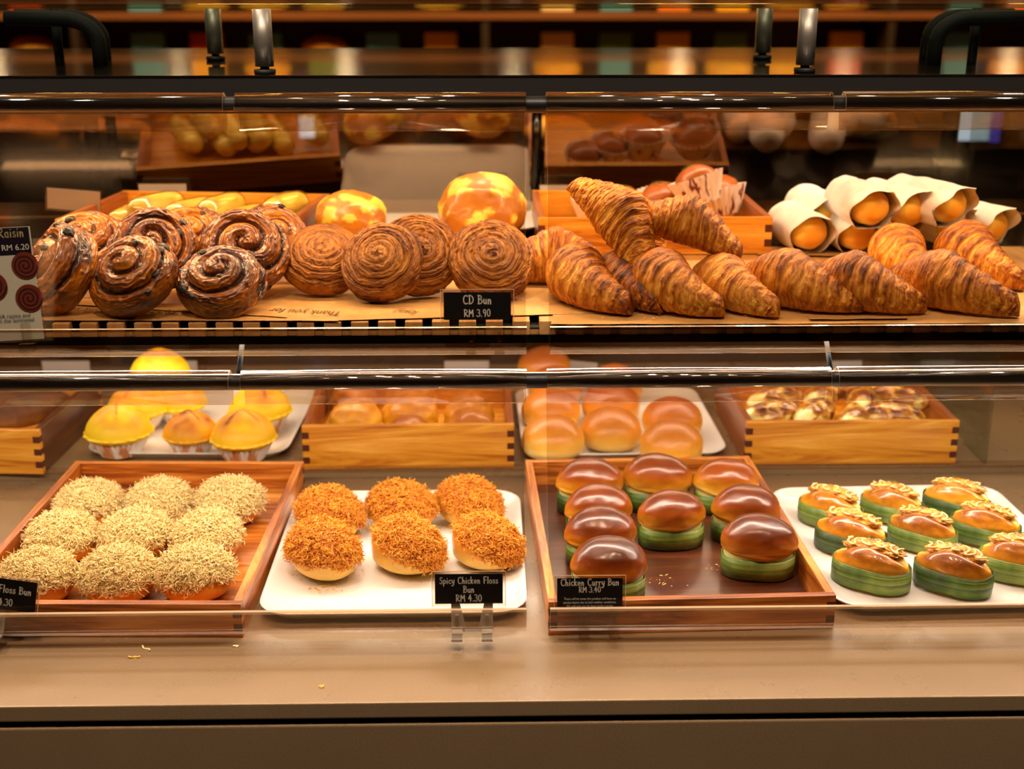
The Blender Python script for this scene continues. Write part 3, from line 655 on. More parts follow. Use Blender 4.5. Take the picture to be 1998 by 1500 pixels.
for i, (px, py, yaw, dark, herb, sc, lab) in enumerate([
    (1622, 974, -38, .95, False, .95, 'leaf-wrapped sandwich bun at the back left corner of the right tray'), (1742, 966, -36, .98, True, .92, 'leaf-wrapped sandwich bun at the back, second from the left, with parsley'),
    (1868, 960, -30, .85, True, .96, 'palest leaf-wrapped sandwich bun at the back with a large green parsley patch'), (1662, 1026, -34, 1.02, False, 1.0, 'leaf-wrapped sandwich bun in the middle row nearest the wooden tray'),
    (1802, 1018, -36, 1.12, True, .95, 'dark-topped leaf-wrapped sandwich bun in the middle of the middle row'), (1925, 1008, -34, 1.0, True, .95, 'leaf-wrapped sandwich bun in the middle row nearest the glass divider'),
    (1702, 1088, -32, 1.03, True, 1.02, 'front leaf-wrapped sandwich bun with its whole green wrap and seam in view'), (1862, 1096, -33, 1.12, True, 1.0, 'front leaf-wrapped sandwich bun with a glossy dark brown flank, second from the wooden tray'),
    (1990, 1075, -24, 1.02, True, 1.0, 'front leaf-wrapped sandwich bun cut off by the right edge of the photo')]):
    savoury(i, px, py, yaw, lab, dark, herb, sc=sc)

# ------------------------------------------------------------------ lower tier, rear row
ZR = .0155
wooden_box('deep honey wooden box of golden bread rolls between the cakes and the milk buns', (588, 832), (1003, 828), ZR, .29, .075, 0, (M['honey_x'], M['honey_y']), 'deep wooden boxes in the rear row')
wooden_box('deep honey wooden box of cream filled rolls at the right', (1458, 825), (1872, 820), ZR, .29, .075, 0, (M['honey_x'], M['honey_y']), 'deep wooden boxes in the rear row', rot=0)
wooden_box('dark wooden box of brown bread at the left end of the rear row', (-330, 846), (62, 830), ZR, .29, .075, 0, (M['honey_x'], M['walnut_y']), 'deep wooden boxes in the rear row', w=.345, rot=-3)
melamine_tray('white melamine tray under the yellow sponge cakes', (150, 884), (565, 884), ZR, .36, -2, group='white trays in the rear row', w=.34)
melamine_tray('white melamine tray under the round milk buns', (1012, 892), (1432, 878), ZR, .36, 1, group='white trays in the rear row', w=.345)
tag(obj('wood_wedge', MB().box((0, 0, .006), (.09, .02, .012), 0, .001).mesh('wood_wedge', [M['plank']]), None, atz(-10, 920, 0)), 'small pale wood strip lying before the dark box at the left edge', 'wood strip')

def cake_fn(seed, lines):
    def f(X, Y, Z, cr, V, n):
        r = np.hypot(V[:, 0], V[:, 1]); th = np.arctan2(V[:, 1], V[:, 0]); up = V[:, 2] > 0
        m = np.zeros(len(X))
        for a in lines:
            d = np.abs((th-a+PI) % (2*PI)-PI)*r
            m = np.maximum(m, np.exp(-(d/.055)**2)*np.clip(1.2-(r/.72)**6, 0, 1)*(np.cos(th-a) > 0)*up)
        Z = Z+.006*np.clip(1-r, 0, 1)+.0015*sst(m, .2, .5)-.004*sst(m, .55, 1); rim = np.exp(-((V[:, 2]+.15)/.12)**2)
        g = 1+rim*.05*(1+.5*np.sin(th*17+n*6)); return X*g, Y*g, np.maximum(Z, 0), .08+.42*sst(Z/.06, .25, .75)*(.65+n)+.42*m
    return f
CAKE = [bun('sponge', M['corn_cake'], .096, .096, .052, 6, s, .008, .30, 0, cake_fn(s, L), .92) for s, L in ((1, (-1.35, 1.6)), (2, (-.9, 2.1)), (3, (-2.3, -.6, 1.4)))]
def pleat(name, r0, r1, h, mat, n=34, th=.0006, amp=.0015):
    L = []
    for r, z, k in ((r0*.55, 0, 0), (r0, .0, .3), ((r0+r1)/2, h*.5, 1), (r1, h, 1.5), (r1-th, h, 1.5), ((r0+r1)/2-th, h*.5, 1), (r0-th, .001, .3)):
        L.append([((r+amp*k*(1 if i % 2 else -1))*math.cos(PI*i/n), (r+amp*k*(1 if i % 2 else -1))*math.sin(PI*i/n), z) for i in range(2*n)])
    return loft(name, L, mat, False, (True, False))
CUP2 = pleat('paper_cup', .030, .044, .030, M['cup2'])
def cake(i, px, py, spin, lab, sc=1.0, dark=1.0, z0=None):
    z0 = z0 if z0 is not None else ZR+.0055; p = atz(px, py, z0+.04)
    t = thing('yellow_sponge_cake', lab, 'cake', (p.x, p.y, z0), (0, 0, math.radians(spin)), 'yellow sponge cakes in paper cups', (sc, sc, sc))
    o = obj('sponge', CAKE[i], t, (0, 0, .019)); o.color = (dark, 1, 1, 1); obj('paper_cup', CUP2, t)
cake(0, 232, 838, 0, 'bright yellow sponge cake with one scored line, nearest the dark box', 1.13, .88)
cake(1, 372, 836, 10, 'orange topped sponge cake in the middle showing its whole white pleated cup', .94, 1.28)
cake(2, 475, 848, 5, 'yellow sponge cake with two scored lines, at the front right of its tray', 1.10, 1.05)
cake(0, 268, 792, 160, 'yellow sponge cake in the second row seen behind the rail, left one', 1.08, 1.0); cake(1, 350, 778, 60, 'yellow sponge cake behind the orange topped one', 1.0, .9)
cake(2, 508, 796, 70, 'yellow sponge cake in the second row beside the golden roll box', 1.12, .85); cake(0, 312, 728, 100, 'yellow sponge cake raised highest at the back, top seen above the rail', 1.15, .95, ZR+.02)

ROLLS = [bun('bread_roll', M['cheese_bread'], .098, .082, .07, 5, s, .05, .4, .05, None, 1.0, (.25, .62)) for s in (21, 22)]
MILK = [bun('milk_bun', M['milk_crust'], .104, .104, .066, 5, s, .012, .42, 0, None, 1.0, (.12, .68)) for s in (31, 32)]
def single(name, me, px, py, zc, z0, rot, lab, cat, group, sc=(1, 1, 1), dark=1.0):
    p = atz(px, py, zc); o = tag(obj(name, me, None, (p.x, p.y, z0), tuple(math.radians(r) for r in rot), sc), lab, cat, group); o.color = (dark, 1, 1, 1); return o
for i, (px, py, lab, dk_) in enumerate([(690, 800, 'golden bread roll at the front left of the deep honey box', .95), (797, 826, 'low dark golden bread roll at the front centre of the deep honey box', 1.15), (921, 818, 'golden bread roll at the front right of the deep honey box', 1.1),
     (802, 788, 'golden bread roll in the second row of the deep honey box, centre', 1.0), (915, 783, 'golden bread roll in the second row of the deep honey box, right', 1.05), (690, 752, 'golden bread roll in the back row of the deep honey box, left', 1.1), (800, 745, 'golden bread roll in the back row of the deep honey box, centre', 1.1)]):
    single('bread_roll', ROLLS[i % 2], px, py, .075, .0235 if i != 1 else .018, (0, 0, 30+i*50), lab, 'bread roll', 'golden bread rolls in the deep box', dark=dk_)
for i, (px, py, lab, dk_) in enumerate([(1079, 853, 'round milk bun at the front left, before the wooden tray of curry buns', .95), (1192, 836, 'round milk bun in the front row, centre, set a little farther back', 1.0), (1310, 863, 'round milk bun at the front right of its tray', 1.0),
     (1075, 797, 'round milk bun in the second column row behind the front left one', 1.05), (1192, 785, 'round milk bun directly behind the front centre one', 1.1), (1312, 815, 'round milk bun directly behind the front right one', 1.1),
     (1083, 752, 'round milk bun in the third row seen through the acrylic hook, left', 1.15), (1200, 748, 'round milk bun in the third row seen through the acrylic hook, right', 1.15), (1062, 712, 'round milk bun at the very back, glimpsed between the two rails', 1.2)]):
    single('milk_bun', MILK[i % 2], px, py, ZR+.038, ZR+.005, (0, 0, i*70), lab, 'bun', 'round milk buns on the rear tray', (1.0, 1.0, 1.05), dk_)
V, F = ico(5)
def cream_roll(seed):
    n = nz(V, 2.2, seed, 3); X = V[:, 0]*.060; Y = V[:, 1]*.026*(1+.1*n); Z = V[:, 2]*.024*(1+.1*n)
    st = np.sin(V[:, 0]*9+n*3+V[:, 1]*2); cr = .66+.25*n-.30*sst(-st, .5, .8)+.10*V[:, 2]-.55*np.exp(-((V[:, 0]+.95)/.22)**2)
    return mesh('cream_roll', np.stack([X, Y, Z+.024], 1), F, M['pastry_cream'], True, None, cr)
CREAM = [cream_roll(s) for s in (1, 2, 3)]
for i, (px, py, yaw, z, lab) in enumerate([(1508, 808, 22, .052, 'long cream filled roll at the front left of the right box'), (1590, 806, 50, .050, 'cream filled roll second from the left at the front of the right box'), (1668, 814, 60, .044, 'cream filled roll in the front middle of the right box with a pink filling spot'),
     (1735, 812, -12, .046, 'brown topped cream filled roll at the front right of the right box'), (1512, 780, 30, .060, 'cream filled roll in the second row at the left'), (1605, 772, 55, .060, 'cream filled roll in the second row, second from the left'),
     (1680, 778, 75, .058, 'cream filled roll in the second row, second from the right'), (1745, 776, -30, .056, 'cream filled roll in the second row at the right'), (1650, 752, 5, .066, 'cream filled roll topmost of the heap behind the rail')]):
    single('cream_roll', CREAM[i % 3], px, py, z+.024, z, (0, 0, yaw), lab, 'pastry', 'cream filled rolls in the right box')
DB = [bun('brown_loaf', M['dark_bread'], .15, .065, .055, 4, s, .03, .4, .1, None, 1.0, (.3, .9)) for s in (1,)]
single('brown_loaf', DB[0], -20, 800, .08, .06, (0, 0, 60), 'dark brown loaf at the left edge in the dark box', 'bread', 'brown loaves in the dark box'); single('brown_loaf', DB[0], 62, 800, .07, .048, (0, 0, 50), 'brown loaf leaning on the side wall of the dark box', 'bread', 'brown loaves in the dark box')
single('brown_loaf', DB[0], 30, 765, .07, .045, (0, 0, 10), 'brown loaf at the back of the dark box behind the rail', 'bread', 'brown loaves in the dark box')
# ------------------------------------------------------------------ upper tier, front row
G1 = 'raisin swirls on the upper shelf'; G2 = 'plain swirls on the upper shelf'
U0 = SZ+.0015
# i, px, py, zc, tilt, yaw, spin, sc, dark, raisins
for i, (m_, px, py, zc, tilt, yaw, spin, sc, dark, nr, roll, lab) in enumerate([
    (0, 262, 540, U0+.048, 42, -28, 40, 1.04, 1.04, 8, 0, 'glazed raisin swirl with a raised knob, leaning at the front beside the paper edge'),
    (1, 434, 552, U0+.038, 30, -2, 200, 1.02, 1.06, 8, 0, 'glazed raisin swirl lying flattest at the front, dark oval spiral on top'),
    (2, 118, 528, U0+.052, 58, -52, 10, 1.12, 1.0, 7, 0, 'glazed raisin swirl seen from its side behind the printed poster sign'),
    (0, 165, 480, U0+.062, 35, 10, 120, .98, .93, 7, 0, 'raisin swirl behind at the left, in front of the yellow roll box'),
    (1, 300, 488, U0+.066, 48, 6, 300, 1.08, 1.02, 6, 0, 'large raisin swirl standing behind the knobbed one'),
    (0, 372, 468, U0+.056, 45, 20, 90, .95, .9, 6, 0, 'pale raisin swirl mostly hidden behind the large standing one'),
    (2, 478, 490, U0+.062, 50, 12, 60, 1.08, 1.04, 8, 0, 'large raisin swirl standing behind the flattest one, nearest the plain swirls'),
    (0, 535, 470, U0+.055, 50, 35, 150, .95, .95, 5, 0, 'raisin swirl peeping out behind, at the right end of the raisin group')]):
    disc('raisin_swirl', RS, m_, px, py, zc, tilt, yaw, lab, 'pastry', 0, G1, spin, sc, dark, nr, 10+i, .026, roll)
for i, (m_, px, py, zc, tilt, yaw, spin, sc, dark, lab) in enumerate([
    (0, 632, 508, U0+.043, 32, 6, 20, 1.05, 1.0, 'plain sugared swirl, leftmost of the four, lying at a shallow angle'),
    (1, 748, 512, U0+.050, 50, -14, 80, 1.03, 1.02, 'plain sugared swirl in front with a curved tail fold near its base'),
    (2, 815, 498, U0+.055, 58, 18, 200, 1.03, .98, 'plain sugared swirl tucked behind the one with the tail fold'),
    (2, 958, 510, U0+.048, 50, 3, 300, 1.05, .98, 'plain sugared swirl, rightmost, just above the small black price sign')]):
    disc('plain_swirl', CS, m_, px, py, zc, tilt, yaw, lab, 'pastry', 0, G2, spin, sc, dark, 0, 0, .023)

croissant(0, (1125, 535), (1205, 592), .038, 'large croissant at the front left of the croissant group, dark blunt tip', dark=1.0, side=1, sc=1.02)
croissant(1, (1085, 500), (1050, 520), .038, 'croissant half hidden behind the plain swirl and the front left croissant', dark=.97, rot=200)
croissant(1, (1290, 545), (1396, 600), .038, 'croissant at the front under the stacked ones, tip pointing at the guard', dark=.96, sc=1.0)
croissant(2, (1410, 545), (1487, 597), .036, 'golden croissant at the front with the palest yellow tip', dark=.86, sc=.96)
croissant(0, (1535, 545), (1662, 592), .036, 'croissant third from the right end at the front, broad rounded back', dark=1.02)
croissant(1, (1665, 550), (1805, 594), .036, 'croissant second from the right end at the front with a flaky dark tip', dark=1.05, sc=.97)
croissant(2, (1835, 548), (1975, 600), .036, 'croissant at the right end of the front row', dark=1.04, sc=1.05)
croissant(0, (1750, 492), (1800, 540), .036, 'croissant in the second row behind the right front ones', dark=.95, sc=1.0)
croissant(1, (1885, 495), (1982, 548), .036, 'croissant in the second row farthest to the right', dark=.98, sc=1.05)
croissant(2, (1215, 535), (1240, 560), .036, 'dark croissant wedged beneath the stacked ones', dark=1.25, rot=-60, sc=.95)
def stacked(i, px, py, y, rot, lab, sc=1.0, dark=1.0):
    p = aty(px, py, y); o = tag(obj('croissant', CR[i], None, p, tuple(math.radians(r) for r in rot), (sc, sc, sc)), lab, 'croissant', 'croissants on the upper shelf'); o.color = (dark, 1, 1, 1); return o
stacked(3, 1187, 462, 1.72, (-8, 36, -52), 'croissant on top of the pile propped upright with its tail in the air', 1.1, .90)
stacked(3, 1252, 462, 1.80, (10, 48, -70), 'small pale croissant behind the propped one', .85, .85)
stacked(3, 1325, 478, 1.70, (-6, 14, -18), 'croissant lying on top of two others with a dark pointed tip', 1.0, .98)

# kraft papers
def sheet_paper(corners, label, z=None, lift=0.0, seed=1, text=None):
    P = [atz(px, py, SZ+.0004) for px, py in corners]; c = sum(P, Vector())/4; nu, nv = 26, 12; V = []; F = []
    for i in range(nu):
        for j in range(nv):
            u, v = i/(nu-1), j/(nv-1); p = (P[0]*(1-u)+P[1]*u)*(1-v)+(P[3]*(1-u)+P[2]*u)*v
            p.z += .0012+.0008*noise.noise(Vector((p.x*30, p.y*30, seed)))+lift*(1-v)**3; V.append(p-c)
    for i in range(nu-1):
        for j in range(nv-1): F.append((i*nv+j, (i+1)*nv+j, (i+1)*nv+j+1, i*nv+j+1))
    n = len(V); top = list(V); bot = [v-Vector((0, 0, .0003)) for v in V]; F2 = [tuple(x+n for x in f[::-1]) for f in F]
    me = mesh('kraft_paper', top+bot, F+F2, [M['kraft']]); o = tag(obj('kraft_paper', me, None, c), label, 'paper', 'kraft paper liners on the slats'); return o, c
k1, c1 = sheet_paper([(60, 628), (660, 629), (650, 560), (70, 530)], 'kraft paper liner under the raisin swirls with faint brown print', seed=1, lift=.001)
k4, c4 = sheet_paper([(70, 594), (560, 624), (560, 560), (80, 530)], 'upper sheet of kraft paper with a slanting front edge under the raisin swirls', seed=21, lift=.0022)
k2, c2 = sheet_paper([(590, 629), (1175, 613), (1130, 545), (600, 545)], 'kraft paper liner under the plain swirls with faint brown print', seed=4, lift=.0005)
k3, c3 = sheet_paper([(1075, 634), (2050, 632), (1990, 520), (1100, 520)], 'kraft paper liner under the croissants', seed=9)
k5, c5 = sheet_paper([(1580, 629), (1770, 627), (1776, 611), (1572, 611)], 'small loose corner of kraft paper lying before the croissants', seed=13, lift=.003)
k6, c6 = sheet_paper([(1478, 500), (1760, 505), (1760, 482), (1472, 482)], 'pale kraft paper corner in front of the paper wrapped breads', seed=17, lift=.002)

def text_mesh(body, size, mat, ext=0.0):
    cu = bpy.data.curves.new('t', 'FONT'); cu.body = body; cu.size = size; cu.align_x = 'CENTER'; cu.resolution_u = 3; cu.extrude = ext
    o = bpy.data.objects.new('t', cu); COL.objects.link(o); bpy.context.view_layer.update()
    me = bpy.data.meshes.new_from_object(o.evaluated_get(bpy.context.evaluated_depsgraph_get())); bpy.data.objects.remove(o); bpy.data.curves.remove(cu)
    me.materials.clear(); me.materials.append(mat); me.name = 'lettering'; return me
for par, c, px, py, s, rz in ((k4, c4, 160, 600, 'Thank you for', 168), (k4, c4, 345, 606, 'your loyalty', 172), (k2, c2, 600, 604, 'Thank you for', 168), (k2, c2, 800, 604, 'loyal', 150)):
    p = atz(px, py, SZ+(.0054 if par is k4 else .0036))-c; o = obj('lettering', text_mesh(s, .017, M['ink']), par, p, (0, 0, math.radians(rz))); o.scale = (1, 1.7, 1)

# stroke lettering for the hand written signs
ARC = lambda cx, cy, rx, ry, a0, a1, n=9: [(cx+rx*math.cos(math.radians(a0+(a1-a0)*k/n)), cy+ry*math.sin(math.radians(a0+(a1-a0)*k/n))) for k in range(n+1)]
GL = {
 'C': (.55, [ARC(.32, .5, .28, .5, 50, 305)]), 'D': (.58, [[(.1, 0), (.08, 1)], [(0, .98)]+ARC(.1, .5, .42, .5, 88, -88)+[(.02, .02)]]),
 'B': (.52, [[(.08, 0), (.06, 1)], [(.0, .97)]+ARC(.12, .76, .27, .22, 85, -85)+ARC(.12, .27, .36, .27, 85, -88)+[(0, .02)]]),
 'R': (.55, [[(.06, 0), (.06, 1)], [(0, .95)]+ARC(.12, .73, .30, .24, 88, -88)+[(.08, .48), (.5, 0)]]), 'M': (.62, [[(.04, 0), (.08, .95), (.3, .4), (.54, .95), (.58, 0)]]),
 'F': (.48, [[(.1, 0), (.07, 1), (.44, 1.02)], [(.08, .52), (.36, .54)]]), 'S': (.42, [ARC(.24, .74, .16, .24, 40, 260)+ARC(.2, .26, .19, .26, 80, -150)]),
 'p': (.42, [[(.08, .55), (.06, -.38)], [(.06, .38)]+ARC(.2, .3, .18, .27, 130, -130)]), 'i': (.2, [[(.1, .52), (.08, 0)], [(.1, .78), (.11, .82)]]),
 'c': (.36, [ARC(.22, .28, .18, .27, 50, 305)]), 'y': (.42, [[(.04, .55), (.08, .2), (.2, .1), (.32, .3)], [(.36, .56), (.3, -.1), (.16, -.36), (.0, -.3)]]),
 'h': (.4, [[(.06, 1), (.05, 0)], [(.05, .3), (.18, .52), (.3, .42), (.31, 0)]]), 'k': (.4, [[(.06, 1), (.05, 0)], [(.32, .55), (.07, .25), (.34, 0)]]),
 'e': (.4, [[(.05, .28), (.35, .32)]+ARC(.2, .29, .16, .26, 10, 310)]), 'n': (.42, [[(.05, .52), (.06, 0)], [(.06, .3), (.18, .52), (.3, .45), (.33, 0)]]),
 'l': (.18, [[(.09, 1.02), (.07, 0)]]), 'o': (.42, [ARC(.2, .27, .17, .27, 100, 460, 12)]), 's': (.34, [ARC(.18, .41, .12, .13, 40, 260, 6)+ARC(.16, .14, .14, .14, 80, -150, 6)]),
 'u': (.42, [[(.05, .54), (.06, .12), (.18, .0), (.3, .14), (.33, .54)], [(.33, .54), (.34, 0)]]), 'r': (.32, [[(.05, .54), (.06, 0)], [(.06, .3), (.18, .5), (.28, .5)]]),
 'a': (.42, [ARC(.19, .27, .16, .26, 40, 380, 10), [(.34, .54), (.34, 0)]]), 'd': (.42, [ARC(.19, .27, .16, .26, 40, 380, 10), [(.35, 1), (.34, 0)]]),
 '3': (.46, [ARC(.18, .75, .2, .23, 140, -80)+ARC(.18, .27, .24, .27, 80, -150)]), '4': (.5, [[(.3, 1), (.02, .38), (.46, .4)], [(.33, .72), (.32, 0)]]),
 '0': (.5, [ARC(.24, .5, .2, .5, 100, 460, 14)]), '9': (.46, [ARC(.22, .72, .17, .25, 20, 380, 10), [(.39, .75), (.3, 0)]]), '.': (.18, [[(.08, .02), (.09, .06)]]), ' ': (.3, [])}
def hand(b, s, size, cx, base, y, th, mi=0, jit=.02, seed=1):
    g = random.Random(seed); gap = .10*size; w = sum(GL[c][0]*size+gap for c in s)-gap; x = cx-w/2
    for c in s:
        gw, st = GL[c]; dy = g.uniform(-jit, jit)*size
        for poly in st:
            P = [(x+q[0]*size, base+dy+q[1]*size) for q in poly]
            for k in range(len(P)):
                n = 8; b.add([(P[k][0]+th*math.cos(2*PI*j/n), y, P[k][1]+th*math.sin(2*PI*j/n)) for j in range(n)], [tuple(range(n))], mi)
                if k:
                    a_, c_ = Vector(P[k-1]), Vector(P[k]); d = c_-a_
                    if d.length > 1e-7: d = d.normalized()*th; b.add([(a_.x-d.y, y, a_.y+d.x), (a_.x+d.y, y, a_.y-d.x), (c_.x+d.y, y, c_.y-d.x), (c_.x-d.y, y, c_.y+d.x)], [(0, 1, 2, 3)], mi)
        x += gw*size+gap
def price_sign(x0, y0, x1, y1, D, lines, label, clip_px, clip_mat, low, roll=0, small=None, lean=8):
    "card between two pixel corners on the plane y=D, with sleeve and clip feet"
    a, c = aty(x0, y1, D), aty(x1, y0, D); w, h = c.x-a.x, c.z-a.z
    t = thing('price_sign', label, 'price sign', ((a.x+c.x)/2, D, a.z), (math.radians(-lean), math.radians(roll), 0), 'black hand-lettered price signs')
    obj('card', MB().box((0, 0, h/2), (w, .0006, h)).mesh('card', [M['black_card']]), t)
    m = .0035; obj('sleeve', MB().box((0, -.0010, h/2+.0005), (w+2*m, .0007, h+2*m)).mesh('sleeve', [M['plastic']]), t)
    fr = MB()
    for cx, cz, dx, dz in ((0, h+m, w+2*m, .0007), (-w/2-m, h/2, .0006, h+2*m), (w/2+m, h/2, .0006, h+2*m)): fr.box((cx, -.0010, cz), (dx, .0012, dz))
    obj('sleeve_edge', fr.mesh('sleeve_edge', [M['edge']]), t)
    b = MB()
    for k, (s, size, base) in enumerate(lines): hand(b, s, size, 0, base*h, -.0005, size*.068, seed=k+3)
    obj('lettering', b.mesh('lettering', [M['chalk']]), t)
    if small:
        for k, s in enumerate(small): o = obj('lettering', text_mesh(s, .0041, M['chalk']), t, (0, -.0006, h*(.235-.13*k)), (PI/2, 0, 0)); o.scale = (.86, 1, 1)
    # clip: two tapered legs joined by a bar, feet hooked under the trough
    cl = aty(clip_px[0], low, D), aty(clip_px[1], low, D); cw = (cl[1].x-cl[0].x); cx = (cl[0].x+cl[1].x)/2-(a.x+c.x)/2; dz = cl[0].z-a.z; b = MB(); y = .0015
    for s in (-1, 1):
        o_, i_, i2 = cx+s*cw/2, cx+s*cw*.15, cx+s*cw*.30
        b.add([(o_, y, .002), (i2 - s*cw*.0, y, .002), (i_, y, dz*.75), (i_, y, dz*.88), (o_, y, dz*.88)][::1], [(0, 1, 2, 3, 4)])
        b.add([(cx, y, dz*.75), (i_, y, dz*.75), (i_, y, dz*.88), (cx, y, dz*.88)], [(0, 1, 2, 3)])
        b.box((cx+s*cw*.36, -.009, dz*.97), (cw*.26, .024, .0035), 0, .0008); b.box((cx+s*cw*.36, -.002, dz*.5), (cw*.09, .004, abs(dz)*.35), 0, .0008)
    obj('clip', b.mesh('clip', [clip_mat]), t); return t
price_sign(866, 571, 997, 624, 1.5215, [('CD Bun', .0105, .58), ('RM 3.90', .0088, .12)], 'small black price sign before the plain swirls reading CD Bun', (909, 985), M['plastic'], 684)
price_sign(849, 1122, 981, 1178, 1.4155, [('Spicy Chicken Floss', .0082, .68), ('Bun', .0085, .38), ('RM 4.30', .0085, .08)], 'black price sign before the orange floss buns reading Spicy Chicken Floss Bun', (881, 962), M['steel'], 1236)
price_sign(1087, 1130, 1216, 1183, 1.4155, [('Chicken Curry Bun', .0086, .74), ('RM 3.40', .0072, .50)], 'black price sign at the curry bun tray with small print under the price', (1127, 1208), M['plastic'], 1236, small=['There will be times this product will have no', 'pandan leaves due to bad weather conditions.', 'We will only use the best quality pandan'])
price_sign(-72, 1130, 60, 1188, 1.4155, [('Chicken Floss Bun', .0092, .56), ('RM 4.30', .0085, .14)], 'tilted black price sign cut off by the left edge of the photo', (-62, 18), M['steel'], 1240, roll=9)
# printed poster sign at the left edge
D = 1.5215; a, c = aty(-92, 666, D), aty(62, 449, D); w, h = c.x-a.x, c.z-a.z
t = thing('poster_sign', 'tall printed sign with photo of raisin swirls at the left edge', 'price sign', ((a.x+c.x)/2, D, a.z), (math.radians(-6), math.radians(-3), 0))
obj('card', MB().box((0, 0, h/2), (w, .0006, h)).mesh('card', [M['mint_card']]), t)
obj('header', MB().box((0, -.0006, h*.88), (w*.97, .0006, h*.235)).mesh('header', [M['navy_card']]), t)
obj('sleeve', MB().box((0, -.0045, h/2), (w+.008, .0008, h+.010)).mesh('sleeve', [M['plastic']]), t)
def printed(body, size, x, z, mat, rx=.0): o = obj('lettering', text_mesh(body, size, mat), t, (x, -.0013, z), (PI/2, 0, 0))
b = MB(); hand(b, 'Almond Raisin' if False else 'nd Raisin', .0115, w*.22, h*.915, -.0013, .0006); hand(b, 'an', .0115, w*.06, h*.855, -.0013, .0006); obj('lettering', b.mesh('lettering', [M['gold_ink']]), t)
printed('RM 6.20', .010, w*.32, h*.80, M['chalk']); printed('with USA raisins and', .0068, w*.13, h*.205, M['grey_print']); printed('powder in the laminated', .0068, w*.12, h*.165, M['grey_print'])
for k, (x, z, r) in enumerate(((w*.40, h*.66, .0165), (w*.02, h*.49, .018), (w*.40, h*.37, .017))):
    b = MB(); P = [(x+r*math.cos(2*PI*j/28), -.0012, z+r*math.sin(2*PI*j/28)) for j in range(28)]; b.add(P, [tuple(range(28))], 0)
    Q = [(x+(r*.92*q/40)*math.cos(q*.47), z+(r*.92*q/40)*math.sin(q*.47)) for q in range(4, 41)]
    for q in range(len(Q)-1):
        d = (Vector(Q[q+1])-Vector(Q[q])).normalized()*.0011; b.add([(Q[q][0]-d.y, -.0014, Q[q][1]+d.x), (Q[q][0]+d.y, -.0014, Q[q][1]-d.x), (Q[q+1][0]+d.y, -.0014, Q[q+1][1]-d.x), (Q[q+1][0]-d.y, -.0014, Q[q+1][1]+d.x)], [(0, 1, 2, 3)], 1)
    obj('printed_swirl', b.mesh('printed_swirl', [M['red_brown'], M['dark_print']]), t)
obj('clip', MB().box((w*.32, -.003, .008), (.010, .006, .026), 0, .001).box((w*.32, -.004, -.010), (.018, .012, .012), 0, .001).mesh('clip', [M['plastic']]), t)

# white backs of the price cards at the rear
def back_card(x0, y0, x1, y1, D, lab, roll=0, tier='upper'):
    a, c = aty(x0, y1, D), aty(x1, y0, D); w, h = c.x-a.x, c.z-a.z; z0 = (SZ+.001 if tier == 'upper' else .0165)
    t = thing('blank_card', lab, 'card', ((a.x+c.x)/2, D, z0), (0, math.radians(roll), 0), 'white card backs at the rear of the %s tier' % tier)
    obj('card', MB().box((0, 0, a.z-z0+h/2), (w, .0008, h)).mesh('card', [M['white_card']]), t)
    obj('sleeve', MB().box((0, -.002, a.z-z0+h/2), (w+.006, .0007, h+.006)).mesh('sleeve', [M['plastic']]), t)
    obj('stem', MB().box((0, .002, (a.z-z0)/2+.002), (.012, .002, a.z-z0+.004), 0).box((0, .0, .001), (.03, .03, .002)).mesh('stem', [M['plastic']]), t)
back_card(88, 370, 186, 410, 2.12, 'white card back at the far left, standing left of the yellow roll box', 5); back_card(273, 359, 363, 392, 2.295, 'white card back standing behind the yellow roll box'); back_card(897, 361, 987, 398, 2.285, 'white card back standing behind the large cheese loaf')
back_card(1053, 361, 1142, 396, 2.285, 'white card back standing behind the left end of the cupcake box'); back_card(1680, 354, 1768, 398, 2.285, 'white card back standing behind the paper wrapped breads')
for x0, x1, lab in ((87, 174, 'white card back behind the dark bread box'), (346, 384, 'narrow white card back behind the raised yellow cake'), (868, 954, 'white card back behind the golden roll box'), (1080, 1164, 'tilted white card back behind the milk buns'), (1612, 1682, 'white card back behind the cream roll box')):
    back_card(x0, 704, x1, 752, 2.47, lab, 6 if x0 == 1080 else 0, 'lower')

# ------------------------------------------------------------------ upper tier, rear row
wooden_box('honey wooden box of yellow rolls in clear film behind the raisin swirls', (104, 434), (557, 430), U0, .275, .058, 0, (M['honey_x'], M['honey_y']), 'wooden boxes at the rear of the upper tier', rot=-7, w=.37)
wooden_box('honey wooden box of cupcakes behind the croissants', (1050, 424), (1510, 426), U0, .27, .058, 0, (M['honey_x'], M['honey_y']), 'wooden boxes at the rear of the upper tier', rot=0)
melamine_tray('white melamine tray carrying the two cheese loaves', (650, 446), (1040, 446), U0, .285, 0, group=None, w=.36)
VV, FF = ico(4)
def yroll(s):
    n = nz(VV, 2, s, 2); x = np.sign(VV[:, 0])*np.abs(VV[:, 0])**.6
    sq = (np.maximum(1e-6, 1-np.abs(x)**4))**.3/np.maximum(.05, np.sqrt(1-VV[:, 0]**2)); sq = np.clip(sq, .8, 2.4)
    return np.stack([x*.062, VV[:, 1]*.024*sq*(1+.06*n), VV[:, 2]*.024*sq*(1+.06*n)+.026], 1), n
M['yroll'] = crust('pale yellow roll', [(0, '#f8e08a'), (.5, '#e8bf55'), (1, '#b98a34')], 30, .6, .45, .3, .3, 120)
YR = []
for s in (1, 2):
    P_, n_ = yroll(s); YR.append((mesh('roll', P_*np.array([.96, .95, .95]), FF, M['yroll'], True, None, .4+.5*n_), mesh('film_wrap', P_+np.stack([0*n_, .0012*n_, .0012*n_], 1), FF, M['film'])))
